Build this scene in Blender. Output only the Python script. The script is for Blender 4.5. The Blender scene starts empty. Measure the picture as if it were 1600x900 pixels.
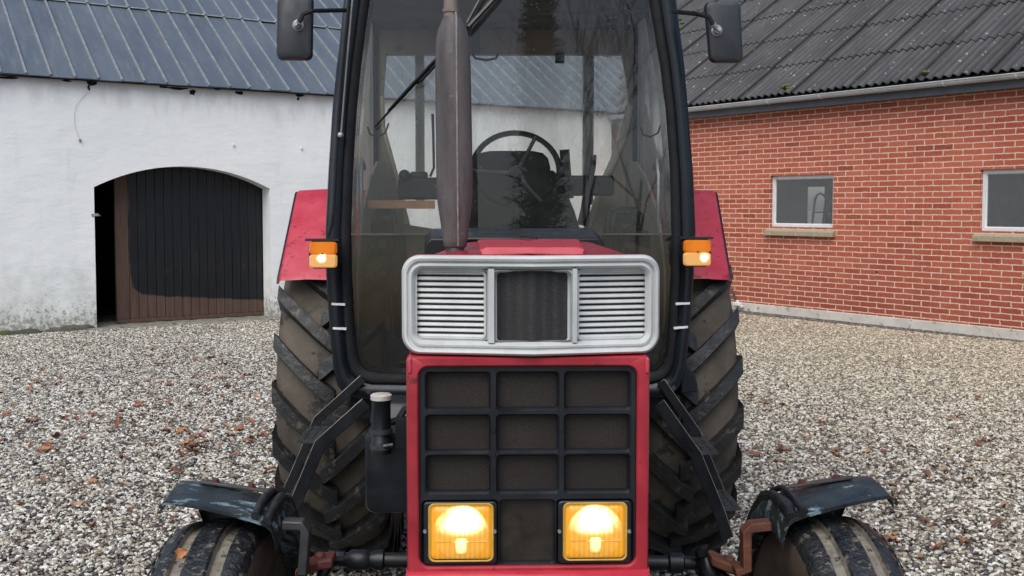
import bpy, bmesh, math, random
from mathutils import Vector, Matrix, noise as mnoise
random.seed(7)
R = math.radians
PI = math.pi
scene = bpy.context.scene
COL = scene.collection

# ------------------------------------------------------------------ camera
F, PYC, PITCH, CAMH = 1640.0, 408.0, R(3.0), 1.6
cam_d = bpy.data.cameras.new('camera')
cam = bpy.data.objects.new('camera', cam_d)
COL.objects.link(cam)
cam.location = (0, 0, CAMH)
cam.rotation_euler = (R(90) - PITCH, 0, 0)
cam_d.sensor_width = 36
cam_d.lens = 36 * F / 1600
cam_d.shift_y = -(450 - PYC) / 1600
cam_d.clip_end = 2000
cam_d.clip_start = 0.05
scene.camera = cam


def ray(px, py):
    x, y, z = (px - 800) / F, 1.0, -(py - PYC) / F
    c, s = math.cos(PITCH), math.sin(PITCH)
    return Vector((x, y * c + z * s, -y * s + z * c))


class Frame:
    """local frame of a thing: origin, rotation about z"""
    def __init__(self, o, rot):
        self.o = Vector(o); self.rot = rot
        self.c, self.s = math.cos(rot), math.sin(rot)

    def tolocal(self, v):
        return Vector((v.x * self.c + v.y * self.s, -v.x * self.s + v.y * self.c, v.z))

    def hit(self, px, py, y):
        l = self.tolocal(ray(px, py))
        o = self.tolocal(Vector((0, 0, CAMH)) - self.o)
        t = (y - o.y) / l.y
        return o + l * t


TR = Frame((-.033, 4.75, 0), .027)
BARN = Frame((-4.7, 14, 0), math.atan2(.552, .834))
BRICK = Frame((3.53, 16.1, 0), math.atan2(-.814, .58))


def T(px, py, ly):
    return TR.hit(px, py, ly)


# ------------------------------------------------------------------ objects
def tag(o, label=None, cat=None, group=None, kind=None):
    if label: o['label'] = label
    if cat: o['category'] = cat
    if group: o['group'] = group
    if kind: o['kind'] = kind
    return o


def empty(name, loc=(0, 0, 0), rz=0):
    o = bpy.data.objects.new(name, None)
    COL.objects.link(o)
    o.location = loc
    o.rotation_euler = (0, 0, rz)
    o.empty_display_size = .3
    return o


class MB:
    def __init__(self):
        self.v = []; self.f = []; self.m = []

    def add(self, verts, faces, mi=0):
        n = len(self.v)
        self.v += [tuple(p) for p in verts]
        for f in faces:
            self.f.append(tuple(i + n for i in f)); self.m.append(mi)

    def box(self, x0, x1, y0, y1, z0, z1, mi=0, M=None):
        vs = [Vector((x, y, z)) for z in (z0, z1) for y in (y0, y1) for x in (x0, x1)]
        if M is not None: vs = [M @ p for p in vs]
        self.add(vs, [(0, 2, 3, 1), (4, 5, 7, 6), (0, 1, 5, 4), (2, 6, 7, 3), (0, 4, 6, 2), (1, 3, 7, 5)], mi)

    def loft(self, loops, cap0=False, cap1=False, closed=True, mi=0):
        n = len(loops[0])
        vs = [p for l in loops for p in l]
        fs = []
        for k in range(len(loops) - 1):
            for i in range(n if closed else n - 1):
                j = (i + 1) % n
                fs.append((k * n + i, k * n + j, (k + 1) * n + j, (k + 1) * n + i))
        if cap0: fs.append(tuple(range(n))[::-1])
        if cap1: fs.append(tuple((len(loops) - 1) * n + i for i in range(n)))
        self.add(vs, fs, mi)

    def tube(self, pts, r, n=10, mi=0, cap=True):
        pts = [Vector(p) for p in pts]
        rs = r if isinstance(r, (list, tuple)) else [r] * len(pts)
        loops = []
        t = (pts[1] - pts[0]).normalized()
        up = Vector((0, 0, 1)) if abs(t.z) < .9 else Vector((1, 0, 0))
        a = t.cross(up).normalized()
        for i, p in enumerate(pts):
            if i == 0: t2 = pts[1] - pts[0]
            elif i == len(pts) - 1: t2 = pts[-1] - pts[-2]
            else: t2 = (pts[i + 1] - p).normalized() + (p - pts[i - 1]).normalized()
            t2 = t2.normalized()
            a = (a - t2 * a.dot(t2)).normalized()
            b = t2.cross(a)
            loops.append([p + (a * math.cos(2 * PI * k / n) + b * math.sin(2 * PI * k / n)) * rs[i] for k in range(n)])
        self.loft(loops, cap, cap, True, mi)

    def lathe(self, prof, c, axis='z', n=32, mi=0, closed_prof=False):
        """prof: list of (along, radius)"""
        c = Vector(c); loops = []
        for a, r in prof:
            l = []
            for k in range(n):
                u = 2 * PI * k / n
                if axis == 'z': l.append(c + Vector((r * math.cos(u), r * math.sin(u), a)))
                elif axis == 'x': l.append(c + Vector((a, r * math.cos(u), r * math.sin(u))))
                else: l.append(c + Vector((r * math.cos(u), a, r * math.sin(u))))
            loops.append(l)
        self.loft(loops, False, False, True, mi)

    def prism(self, poly, vec, mi=0):
        """poly 3d points, extruded along vec"""
        vec = Vector(vec)
        self.loft([[Vector(p) for p in poly], [Vector(p) + vec for p in poly]], True, True, True, mi)

    def build(self, name, mats, parent=None, smooth=35, bevel=0, bseg=2, fix=True):
        me = bpy.data.meshes.new(name)
        me.from_pydata(self.v, [], self.f)
        if not isinstance(mats, (list, tuple)): mats = [mats]
        for m in mats: me.materials.append(m)
        me.polygons.foreach_set('material_index', self.m)
        if fix:
            bm = bmesh.new(); bm.from_mesh(me)
            bmesh.ops.recalc_face_normals(bm, faces=bm.faces)
            bm.to_mesh(me); bm.free()
        if smooth:
            me.polygons.foreach_set('use_smooth', [True] * len(me.polygons))
            me.set_sharp_from_angle(angle=R(smooth))
        me.update()
        o = bpy.data.objects.new(name, me)
        COL.objects.link(o)
        if parent: o.parent = parent
        if bevel:
            b = o.modifiers.new('bevel', 'BEVEL')
            b.width = bevel; b.segments = bseg; b.limit_method = 'ANGLE'; b.angle_limit = R(40)
            b.harden_normals = False
        return o


def rr(x0, x1, z0, z1, r, y, n=6):
    """rounded rectangle loop in the xz plane"""
    r = min(r, (x1 - x0) / 2 - 1e-4, (z1 - z0) / 2 - 1e-4)
    pts = []
    for cx, cz, a0 in ((x1 - r, z1 - r, 0), (x0 + r, z1 - r, 90), (x0 + r, z0 + r, 180), (x1 - r, z0 + r, 270)):
        for k in range(n + 1):
            a = R(a0 + 90 * k / n)
            pts.append(Vector((cx + r * math.cos(a), y, cz + r * math.sin(a))))
    return pts


def rrp(px0, px1, py0, py1, rp, ly):
    """rounded rectangle given in picture measure, standing on the tractor-local plane y = ly"""
    a = T(px0, py1, ly); b = T(px1, py0, ly)
    return a.x, b.x, a.z, b.z, rp * (b.x - a.x) / (px1 - px0)


# ------------------------------------------------------------------ materials
class NT:
    def __init__(self, name):
        self.mat = bpy.data.materials.new(name)
        self.mat.use_nodes = True
        self.t = self.mat.node_tree
        self.t.nodes.clear()
        self.out = self.t.nodes.new('ShaderNodeOutputMaterial')

    def n(self, typ, **kw):
        nd = self.t.nodes.new(typ)
        for k, v in kw.items():
            if k == 'ins':
                for a, b in v.items():
                    if isinstance(b, bpy.types.NodeSocket): self.t.links.new(b, nd.inputs[a])
                    else: nd.inputs[a].default_value = b
            else: setattr(nd, k, v)
        return nd

    def l(self, a, b): self.t.links.new(a, b)

    def coord(self, scale=(1, 1, 1), kind='Object', rot=(0, 0, 0)):
        tc = self.n('ShaderNodeTexCoord')
        mp = self.n('ShaderNodeMapping', ins={'Vector': tc.outputs[kind], 'Scale': scale, 'Rotation': rot})
        return mp.outputs[0]

    def noise(self, vec, scale=5, detail=6, rough=.6, dist=0):
        return self.n('ShaderNodeTexNoise', ins={'Vector': vec, 'Scale': scale, 'Detail': detail, 'Roughness': rough, 'Distortion': dist}).outputs[0]

    def ramp(self, fac, stops, interp='LINEAR'):
        r = self.n('ShaderNodeValToRGB', ins={'Fac': fac})
        r.color_ramp.interpolation = interp
        e = r.color_ramp.elements
        while len(e) < len(stops): e.new(.5)
        for i, (p, c) in enumerate(stops):
            e[i].position = p
            e[i].color = c if isinstance(c, (tuple, list)) and len(c) == 4 else ((*c, 1) if isinstance(c, (tuple, list)) else (c, c, c, 1))
        return r.outputs[0]

    def mix(self, fac, a, b, blend='MIX'):
        m = self.n('ShaderNodeMix', data_type='RGBA', blend_type=blend)
        for i, v in ((0, fac), (6, a), (7, b)):
            if isinstance(v, bpy.types.NodeSocket): self.l(v, m.inputs[i])
            else: m.inputs[i].default_value = v if i == 0 else ((*v, 1) if len(v) == 3 else v)
        return m.outputs[2]

    def math(self, op, a, b=0., clamp=False):
        m = self.n('ShaderNodeMath', operation=op, use_clamp=clamp)
        for i, v in ((0, a), (1, b)):
            if isinstance(v, bpy.types.NodeSocket): self.l(v, m.inputs[i])
            else: m.inputs[i].default_value = v
        return m.outputs[0]

    def mapr(self, v, a, b, c=0., d=1., smooth=False):
        m = self.n('ShaderNodeMapRange', ins={0: v, 1: a, 2: b, 3: c, 4: d})
        if smooth: m.interpolation_type = 'SMOOTHSTEP'
        return m.outputs[0]

    def bump(self, h, strength=.3, dist=.01, normal=None):
        b = self.n('ShaderNodeBump', ins={'Height': h, 'Strength': strength, 'Distance': dist})
        if normal: self.l(normal, b.inputs['Normal'])
        return b.outputs[0]

    def pbr(self, color, rough=.5, metal=0., normal=None, spec=.5, coat=0., emis=None, estr=0., coat_rough=.1):
        p = self.n('ShaderNodeBsdfPrincipled')
        for k, v in (('Base Color', color), ('Roughness', rough), ('Metallic', metal), ('Specular IOR Level', spec), ('Coat Weight', coat), ('Coat Roughness', coat_rough)):
            if isinstance(v, bpy.types.NodeSocket): self.l(v, p.inputs[k])
            elif k == 'Base Color': p.inputs[k].default_value = (*v, 1)
            else: p.inputs[k].default_value = v
        if normal: self.l(normal, p.inputs['Normal'])
        if emis is not None:
            if isinstance(emis, bpy.types.NodeSocket): self.l(emis, p.inputs['Emission Color'])
            else: p.inputs['Emission Color'].default_value = (*emis, 1)
            if isinstance(estr, bpy.types.NodeSocket): self.l(estr, p.inputs['Emission Strength'])
            else: p.inputs['Emission Strength'].default_value = estr
        self.l(p.outputs[0], self.out.inputs[0])
        return self.mat


def simple(name, c1, c2, scale=12, rough=(.35, .6), bump=.15, bscale=80, bdist=.002, metal=0., spots=None, spot_scale=60, spot_amt=.62, streak=1., coat=0., spec=.5):
    """weathered surface: two tones in clouds, roughness variation, fine bump and optional specks"""
    t = NT(name)
    co = t.coord((1, 1, streak))
    a = t.noise(co, scale, 8, .65)
    fac = t.mapr(a, .35, .68)
    col = t.mix(fac, c1, c2)
    if spots:
        s = t.noise(t.coord(), spot_scale, 4, .7)
        m = t.mapr(s, spot_amt, spot_amt + .06)
        col = t.mix(m, col, spots)
    rg = t.mapr(t.noise(t.coord(), scale * 1.7, 5, .6), .3, .7, rough[0], rough[1])
    nb = t.bump(t.noise(t.coord(), bscale, 5, .6), bump, bdist)
    return t.pbr(col, rg, metal, nb, spec, coat)


M = {}
M['seam'] = simple('exhaust_weld', (.16, .145, .14), (.30, .27, .25), 60, (.5, .8), .3, 90, .002)
M['red'] = simple('red_paint', (.25, .011, .020), (.43, .030, .048), 6, (.32, .6), .12, 140, .002, spots=(.13, .014, .016), spot_scale=22, spot_amt=.64)
M['red_wet'] = simple('red_paint_wet', (.24, .008, .016), (.40, .02, .036), 40, (.12, .4), .5, 110, .003, spots=(.5, .05, .08), spot_scale=90, spot_amt=.62)
M['red_faded'] = simple('red_paint_faded', (.42, .026, .048), (.55, .062, .095), 7, (.3, .55), .25, 70, .002, spots=(.24, .014, .026), spot_scale=26, spot_amt=.58)
M['red_bright'] = simple('red_paint_bright', (.40, .015, .032), (.48, .032, .055), 14, (.3, .5), .2, 90, .002)
M['black_paint'] = simple('black_paint', (.005, .006, .008), (.014, .016, .019), 8, (.22, .5), .08, 60, .002, spots=(.05, .052, .055), spot_scale=18, spot_amt=.72, spec=.35)
M['frame_paint'] = simple('cab_frame_paint', (.004, .007, .011), (.011, .015, .021), 5, (.16, .36), .06, 60, .002, spots=(.05, .055, .06), spot_scale=30, spot_amt=.73, streak=.4, spec=.35)
M['black_plastic'] = simple('black_plastic', (.005, .007, .010), (.012, .015, .020), 9, (.28, .5), .15, 220, .001)
M['mirror_plastic'] = simple('mirror_plastic', (.013, .017, .022), (.024, .028, .035), 12, (.35, .6), .2, 260, .001, spots=(.09, .09, .09), spot_scale=90, spot_amt=.72)
M['rubber'] = simple('gasket_rubber', (.004, .005, .006), (.010, .011, .013), 15, (.5, .75), .1, 90, .001, spec=.25)
M['silver'] = simple('grey_grille_paint', (.44, .46, .455), (.58, .60, .595), 10, (.3, .5), .06, 120, .001, spots=(.30, .31, .30), spot_scale=16, spot_amt=.70, streak=.6)
M['steel'] = simple('galvanised_steel', (.30, .31, .32), (.48, .49, .50), 14, (.3, .55), .15, 80, .002, metal=.6)
M['dark_steel'] = simple('dark_steel', (.02, .022, .025), (.05, .052, .055), 20, (.3, .6), .3, 60, .003, spots=(.14, .14, .14), spot_scale=70, spot_amt=.68)
M['rust'] = simple('rusty_steel', (.075, .026, .015), (.17, .062, .032), 25, (.6, .9), .5, 120, .003, spots=(.07, .03, .02), spot_scale=50, spot_amt=.6)
M['red_rust'] = simple('red_oxide_bolt', (.085, .020, .017), (.14, .04, .033), 30, (.5, .8), .4, 120, .002)
M['exhaust'] = simple('exhaust_steel', (.050, .045, .046), (.135, .123, .123), 18, (.5, .8), .35, 90, .003, spots=(.20, .18, .18), spot_scale=24, spot_amt=.66, streak=.18)
M['exhaust_pipe'] = simple('exhaust_rust', (.16, .12, .10), (.26, .21, .18), 25, (.6, .85), .4, 90, .003, streak=.3)
M['tyre'] = simple('dusty_tyre_rubber', (.062, .053, .042), (.128, .108, .086), 6, (.75, .95), .5, 40, .004, spots=(.03, .027, .025), spot_scale=9, spot_amt=.57)
M['lug'] = simple('tyre_lug_rubber', (.008, .010, .012), (.026, .026, .026), 14, (.35, .75), .7, 55, .006, spots=(.085, .072, .06), spot_scale=22, spot_amt=.58)
M['tread_black'] = simple('wet_tread_rubber', (.007, .009, .012), (.024, .026, .028), 25, (.16, .5), 1., 50, .010, spots=(.13, .12, .092), spot_scale=34, spot_amt=.575)
M['tread_groove'] = simple('muddy_tread_groove', (.12, .108, .085), (.25, .23, .19), 30, (.6, .9), .5, 70, .004, spots=(.03, .03, .03), spot_scale=40, spot_amt=.58)
M['side_brown'] = simple('brown_tyre_sidewall', (.055, .040, .031), (.12, .085, .065), 10, (.6, .9), .5, 30, .004, spots=(.16, .13, .11), spot_scale=60, spot_amt=.68)
M['rim'] = simple('rim_paint', (.30, .30, .29), (.42, .42, .40), 12, (.4, .6), .1, 60, .002, spots=(.12, .06, .03), spot_scale=20, spot_amt=.66)
M['guard'] = None
M['guard_edge'] = simple('black_guard_edge', (.008, .010, .011), (.03, .032, .034), 18, (.25, .6), .6, 50, .005, spots=(.10, .10, .10), spot_scale=70, spot_amt=.66)
M['lining'] = simple('grey_cab_lining', (.27, .245, .19), (.39, .355, .28), 5, (.7, .9), .1, 60, .002, spots=(.20, .19, .165), spot_scale=8, spot_amt=.6, streak=.3)
M['lining_dark'] = simple('dark_cab_lining', (.05, .05, .05), (.085, .085, .085), 6, (.7, .9), .1, 80, .002)
M['beige'] = simple('beige_trim', (.55, .51, .40), (.66, .62, .50), 8, (.6, .8), .1, 80, .002)
M['olive'] = simple('dirty_lower_panel', (.048, .049, .043), (.088, .087, .075), 6, (.6, .85), .1, 60, .002, streak=.3)
M['seat'] = simple('black_vinyl_seat', (.005, .006, .006), (.014, .015, .015), 12, (.5, .75), .2, 120, .002, spec=.3)
M['wood'] = simple('orange_wood', (.36, .17, .075), (.50, .27, .14), 20, (.5, .7), .1, 60, .002)
M['white_tape'] = simple('white_tape', (.62, .64, .65), (.78, .80, .80), 40, (.4, .6), .05, 60, .001)
M['cyl_cap'] = simple('pale_cap', (.42, .40, .35), (.58, .56, .50), 40, (.4, .6), .1, 60, .001, spots=(.30, .22, .12), spot_scale=50, spot_amt=.6)
M['chrome_line'] = simple('worn_bright_edge', (.20, .195, .18), (.36, .35, .33), 30, (.3, .5), .1, 90, .001, metal=.4)
M['gutter'] = simple('grey_gutter', (.36, .37, .37), (.48, .49, .49), 6, (.35, .55), .08, 50, .002, spots=(.22, .22, .20), spot_scale=9, spot_amt=.64)
M['board'] = simple('slate_fascia_board', (.055, .062, .072), (.085, .094, .105), 6, (.45, .7), .1, 40, .002)
M['white_frame'] = simple('window_frame_paint', (.62, .64, .64), (.74, .75, .75), 12, (.35, .55), .05, 60, .001)
M['sill'] = simple('sandstone_sill', (.30, .25, .165), (.40, .34, .23), 14, (.7, .9), .25, 70, .003, spots=(.13, .12, .08), spot_scale=20, spot_amt=.6)
M['plinth'] = simple('cement_plinth', (.48, .45, .39), (.62, .59, .53), 5, (.8, .95), .3, 40, .004, spots=(.26, .26, .22), spot_scale=9, spot_amt=.58)
M['moss'] = simple('green_moss', (.05, .085, .015), (.12, .17, .03), 40, (.9, 1), .8, 90, .01)
M['dark_hole'] = simple('dark_gap', (.006, .006, .006), (.02, .016, .012), 40, (.9, 1), .3, 60, .003)
M['wire'] = simple('old_wire', (.22, .20, .18), (.34, .31, .28), 40, (.7, .9), .1, 60, .001)
M['inner'] = simple('inner_wall_plaster', (.24, .25, .25), (.32, .33, .33), 3, (.8, .95), .1, 40, .003)
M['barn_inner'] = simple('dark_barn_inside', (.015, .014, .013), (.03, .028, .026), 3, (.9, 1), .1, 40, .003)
M['slab'] = simple('mossy_concrete', (.16, .155, .125), (.27, .26, .22), 6, (.8, .95), .5, 40, .006, spots=(.07, .08, .04), spot_scale=9, spot_amt=.57)
M['footing'] = simple('mossy_footing_stone', (.05, .05, .04), (.12, .115, .09), 9, (.8, 1), .8, 25, .02, spots=(.05, .075, .018), spot_scale=6, spot_amt=.54)
M['bark'] = simple('tree_bark', (.03, .025, .02), (.06, .05, .04), 8, (.9, 1), .5, 30, .01)
M['needles'] = simple('conifer_needles', (.012, .022, .010), (.03, .05, .02), 3, (.7, .9), .1, 40, .002)
M['chrome'] = simple('bolt_steel', (.45, .45, .45), (.6, .6, .6), 30, (.25, .4), .05, 60, .001, metal=.8)
M['tap'] = simple('white_tap_paint', (.6, .6, .58), (.72, .72, .7), 30, (.4, .6), .1, 60, .001)
M['ladder'] = simple('ladder_metal', (.02, .02, .022), (.04, .04, .042), 20, (.4, .6), .1, 60, .001)


def guard_mat():
    t = NT('peeling_black_guard')
    n = t.noise(t.coord(), 16, 6, .65)
    col = t.mix(t.mapr(n, .35, .65), (.010, .014, .016), (.034, .042, .046))
    f = t.noise(t.coord((.45, 1.3, 1.3)), 26, 7, .72)
    big = t.noise(t.coord(), 6, 3, .5)
    fl = t.math('ADD', f, t.mapr(big, .3, .7, -.10, .10))
    col = t.mix(t.mapr(fl, .575, .605), col, (.15, .225, .25))
    col = t.mix(t.mapr(fl, .66, .68), col, (.36, .43, .45))
    return t.pbr(col, t.mapr(n, .3, .7, .22, .5), 0, t.bump(t.math('ADD', n, f), .7, .005), .5)


M['guard'] = guard_mat()


def glass(name, tint=(.85, .92, .9), dust_haze=.08, dust_haze_col=(.4, .39, .35), rough=.015, drops=False, fres=1.45, streak=.25, refl=1.1):
    t = NT(name)
    tr = t.n('ShaderNodeBsdfTransparent', ins={'Color': (*tint, 1)})
    gl = t.n('ShaderNodeBsdfGlossy', ins={'Roughness': rough, 'Color': (1, 1, 1, 1)})
    fr = t.n('ShaderNodeFresnel', ins={'IOR': fres})
    f2 = t.math('MULTIPLY', fr.outputs[0], refl, True)
    m = t.n('ShaderNodeMixShader', ins={0: f2, 1: tr.outputs[0], 2: gl.outputs[0]})
    d1 = t.noise(t.coord((1, 1, streak)), 6, 6, .65)
    dust_haze_f = t.mapr(d1, .35, .7, dust_haze * .4, dust_haze * 1.6)
    if drops:
        v = t.n('ShaderNodeTexVoronoi', ins={'Vector': t.coord(), 'Scale': 95., 'Randomness': 1.})
        dd = t.math('LESS_THAN', v.outputs['Distance'], .17)
        sel = t.math('GREATER_THAN', t.n('ShaderNodeSeparateColor', ins={0: v.outputs['Color']}).outputs[0], .72)
        patch = t.mapr(t.noise(t.coord(), 4, 3, .5), .42, .62)
        dd = t.math('MULTIPLY', t.math('MULTIPLY', dd, sel), t.math('MULTIPLY', patch, .7))
        dust_haze_f = t.math('ADD', dust_haze_f, dd, True)
    di = t.n('ShaderNodeBsdfDiffuse', ins={'Color': (*dust_haze_col, 1)})
    tl = t.n('ShaderNodeBsdfTranslucent', ins={'Color': (*dust_haze_col, 1)})
    dm = t.n('ShaderNodeMixShader', ins={0: .5, 1: di.outputs[0], 2: tl.outputs[0]})
    m2 = t.n('ShaderNodeMixShader', ins={0: dust_haze_f, 1: m.outputs[0], 2: dm.outputs[0]})
    t.l(m2.outputs[0], t.out.inputs[0])
    return t.mat


M['windscreen'] = glass('windscreen_glass', (.93, .945, .93), .030, (.42, .43, .42), .012, True, refl=1.15)
M['side_glass'] = glass('side_glass', (.62, .63, .58), .72, (.34, .33, .30), .05)
M['rear_glass'] = glass('rear_glass', (.95, .97, .93), .36, (.85, .87, .82), .05, False)  # dust also carries a pale haze standing for reflected sky
M['lower_glass'] = glass('lower_glass', (.55, .57, .53), .09, (.17, .17, .155), .03, False)
M['pane'] = glass('window_pane_glass', (.86, .90, .90), .10, (.42, .46, .47), .01, False, fres=1.75, refl=1.7)
M['lens_clear'] = glass('clear_lens', (1, .93, .75), .02, (.5, .4, .2), .02)


def mesh_mat(name, dark, light, scale):
    """perforated sheet: light webs round dark holes"""
    t = NT(name)
    co = t.coord((1, 1, 1))
    v = t.n('ShaderNodeTexVoronoi', ins={'Vector': co, 'Scale': scale, 'Randomness': .3})
    w = t.mapr(v.outputs['Distance'], .38, .6)
    n = t.noise(t.coord(), 7, 5, .6)
    li = t.mix(t.mapr(n, .35, .65), light, tuple(c * .55 for c in light))
    col = t.mix(w, dark, li)
    return t.pbr(col, .6, 0, t.bump(v.outputs['Distance'], .15, .002))


M['mesh_dark'] = mesh_mat('black_grille_mesh', (.010, .010, .011), (.046, .046, .048), 260)
M['mesh_brown'] = mesh_mat('dusty_radiator_mesh', (.009, .007, .0055), (.034, .024, .018), 260)
M['mesh_smoke'] = simple('smoky_centre_plate', (.014, .012, .009), (.034, .029, .022), 20, (.25, .5), .1, 200, .001)


def lamp_mat(name, cx, cz, sx, sz, base, hot, edge_str, hot_str, rib=0, bowl=None):
    """lit lamp glass: bright round the filament, weaker towards the rim"""
    t = NT(name)
    tc = t.n('ShaderNodeTexCoord')
    s = t.n('ShaderNodeSeparateXYZ', ins={0: tc.outputs['Object']})
    dx = t.math('DIVIDE', t.math('SUBTRACT', s.outputs[0], cx), sx)
    dz = t.math('DIVIDE', t.math('SUBTRACT', s.outputs[2], cz), sz)
    r = t.math('SQRT', t.math('ADD', t.math('MULTIPLY', dx, dx), t.math('MULTIPLY', dz, dz)))
    nz = t.noise(t.coord((1, 1, .6)), 60, 3, .6)
    r = t.math('ADD', r, t.mapr(nz, .3, .7, -.14, .14))
    h = t.mapr(r, 1.05, .35, 0, 1, True)
    col = t.mix(h, base, hot)
    if bowl:        # the round reflector bowl behind a square glass, and the dimmer part below the filament
        ex = t.math('DIVIDE', t.math('SUBTRACT', s.outputs[0], bowl[0]), bowl[2]); ez = t.math('DIVIDE', t.math('SUBTRACT', s.outputs[2], bowl[1]), bowl[2])
        rb = t.math('SQRT', t.math('ADD', t.math('MULTIPLY', ex, ex), t.math('MULTIPLY', ez, ez)))
        inb = t.mapr(rb, 1.03, .95, 0, 1, True)
        ring = t.math('MULTIPLY', t.mapr(rb, .93, 1., 0, 1, True), t.mapr(rb, 1.07, 1., 0, 1, True))
        cut = t.mapr(t.math('ADD', ez, t.mapr(nz, .3, .7, -.08, .08)), -.20, .10, 0, 1, True)
        h = t.math('MULTIPLY', t.math('MULTIPLY', h, inb), t.mapr(cut, 0, 1, .22, 1))
        col = t.mix(h, t.mix(t.math('MULTIPLY', inb, .55), base, (.95, .56, .14)), hot)
        col = t.mix(t.math('MULTIPLY', ring, .5), col, (.75, .38, .05))
    st = t.math('ADD', t.math('MULTIPLY', h, hot_str), edge_str)
    if rib:
        w = t.math('SINE', t.math('MULTIPLY', s.outputs[0], rib))
        st = t.math('MULTIPLY', st, t.mapr(w, -1, 1, .82, 1.1))
    return t.pbr(tuple(b * .5 for b in base), .15, 0, None, .5, 0, col, st)


# ------------------------------------------------------------------ world and sun
w = bpy.data.worlds.new('World'); scene.world = w; w.use_nodes = True
wt = w.node_tree
bg = wt.nodes['Background']
sky = wt.nodes.new('ShaderNodeTexSky')
sky.sky_type = 'NISHITA'; sky.sun_disc = False
SUN_EL, SUN_ROT = R(52), R(200)
sky.sun_elevation = SUN_EL; sky.sun_rotation = SUN_ROT
sky.air_density = 1.0; sky.dust_density = 2.6; sky.ozone_density = 1.0
wt.links.new(sky.outputs[0], bg.inputs[0]); bg.inputs[1].default_value = .15
sd = bpy.data.lights.new('sun', 'SUN'); sd.energy = 2.3; sd.angle = R(60); sd.color = (1, .985, .96)
so = bpy.data.objects.new('sun', sd); COL.objects.link(so)
# sun stands behind the camera: direction from rotation measured from +Y clockwise
sdir = Vector((math.sin(SUN_ROT) * math.cos(SUN_EL), math.cos(SUN_ROT) * math.cos(SUN_EL), math.sin(SUN_EL)))
so.rotation_euler = sdir.to_track_quat('Z', 'Y').to_euler()
scene.view_settings.view_transform = 'Standard'
scene.view_settings.look = 'None'
scene.view_settings.exposure = 0
scene.cycles.max_bounces = 10
scene.cycles.transparent_max_bounces = 16

# ================================================================== materials of the setting
def brick_mat():
    t = NT('red_brick')
    tc = t.n('ShaderNodeTexCoord')
    s = t.n('ShaderNodeSeparateXYZ', ins={0: tc.outputs['Object']})
    nx = t.n('ShaderNodeTexNoise', ins={'Vector': tc.outputs['Object'], 'Scale': 9., 'Detail': 4.})
    nc = t.n('ShaderNodeSeparateColor', ins={0: nx.outputs['Color']})
    x = t.math('ADD', t.math('ADD', s.outputs[0], s.outputs[1]), t.mapr(nc.outputs[0], 0, 1, -.012, .012))
    z = t.math('ADD', s.outputs[2], t.mapr(nc.outputs[1], 0, 1, -.006, .006))
    nj = t.n('ShaderNodeSeparateColor', ins={0: t.n('ShaderNodeTexNoise', ins={'Vector': tc.outputs['Object'], 'Scale': 34., 'Detail': 3.}).outputs['Color']})
    x = t.math('ADD', x, t.mapr(nj.outputs[0], .2, .8, -.007, .007)); z = t.math('ADD', z, t.mapr(nj.outputs[1], .2, .8, -.0045, .0045))
    v = t.n('ShaderNodeCombineXYZ', ins={0: x, 1: z, 2: 0.})
    b = t.n('ShaderNodeTexBrick', offset=.5, offset_frequency=2, squash=1., ins={'Vector': v.outputs[0], 'Color1': (0, 0, 0, 1), 'Color2': (1, 1, 1, 1), 'Mortar': (.5, .5, .5, 1), 'Scale': 1., 'Mortar Size': .0078, 'Mortar Smooth': .2, 'Bias': 0., 'Brick Width': .268, 'Row Height': .0745})
    bc = t.ramp(b.outputs['Color'], [(0, (.24, .048, .03)), (.05, (.36, .070, .040)), (.5, (.44, .105, .058)), (.85, (.49, .128, .072)), (1, (.42, .105, .066))])
    n1 = t.noise(tc.outputs['Object'], 26, 6, .7)
    bc = t.mix(t.mapr(n1, .42, .8, 0, .8), bc, (.54, .17, .11), 'MIX')
    n4 = t.noise(tc.outputs['Object'], 60, 5, .7)
    bc = t.mix(t.mapr(n4, .55, .75, 0, .55), bc, (.16, .035, .025))
    big = t.noise(tc.outputs['Object'], .7, 4, .6)
    bc = t.mix(t.mapr(big, .4, .65, 0, .35), bc, (.27, .05, .03))
    dz = t.math('ADD', s.outputs[2], t.mapr(t.noise(tc.outputs['Object'], 2.5, 6, .7), .3, .7, -.5, .5))
    bc = t.mix(t.mapr(dz, .9, .1, 0, .5), bc, (.24, .05, .03))
    n2 = t.noise(tc.outputs['Object'], 14, 5, .7)
    mc = t.mix(t.mapr(n2, .35, .65), (.74, .60, .46), (.54, .42, .31))
    col = t.mix(b.outputs['Fac'], bc, mc)
    # pale mortar smears
    sm = t.noise(tc.outputs['Object'], 5.5, 8, .75)
    col = t.mix(t.mapr(sm, .66, .78, 0, .5), col, (.50, .38, .30))
    # faint dirt rising from the plinth
    h = t.math('SUBTRACT', 1., t.math('DIVIDE', b.outputs['Fac'], 1.))
    n3 = t.noise(tc.outputs['Object'], 120, 4, .6)
    hh = t.math('ADD', h, t.math('MULTIPLY', n3, .35))
    return t.pbr(col, .85, 0, t.bump(hh, .8, .007), .3)


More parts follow.
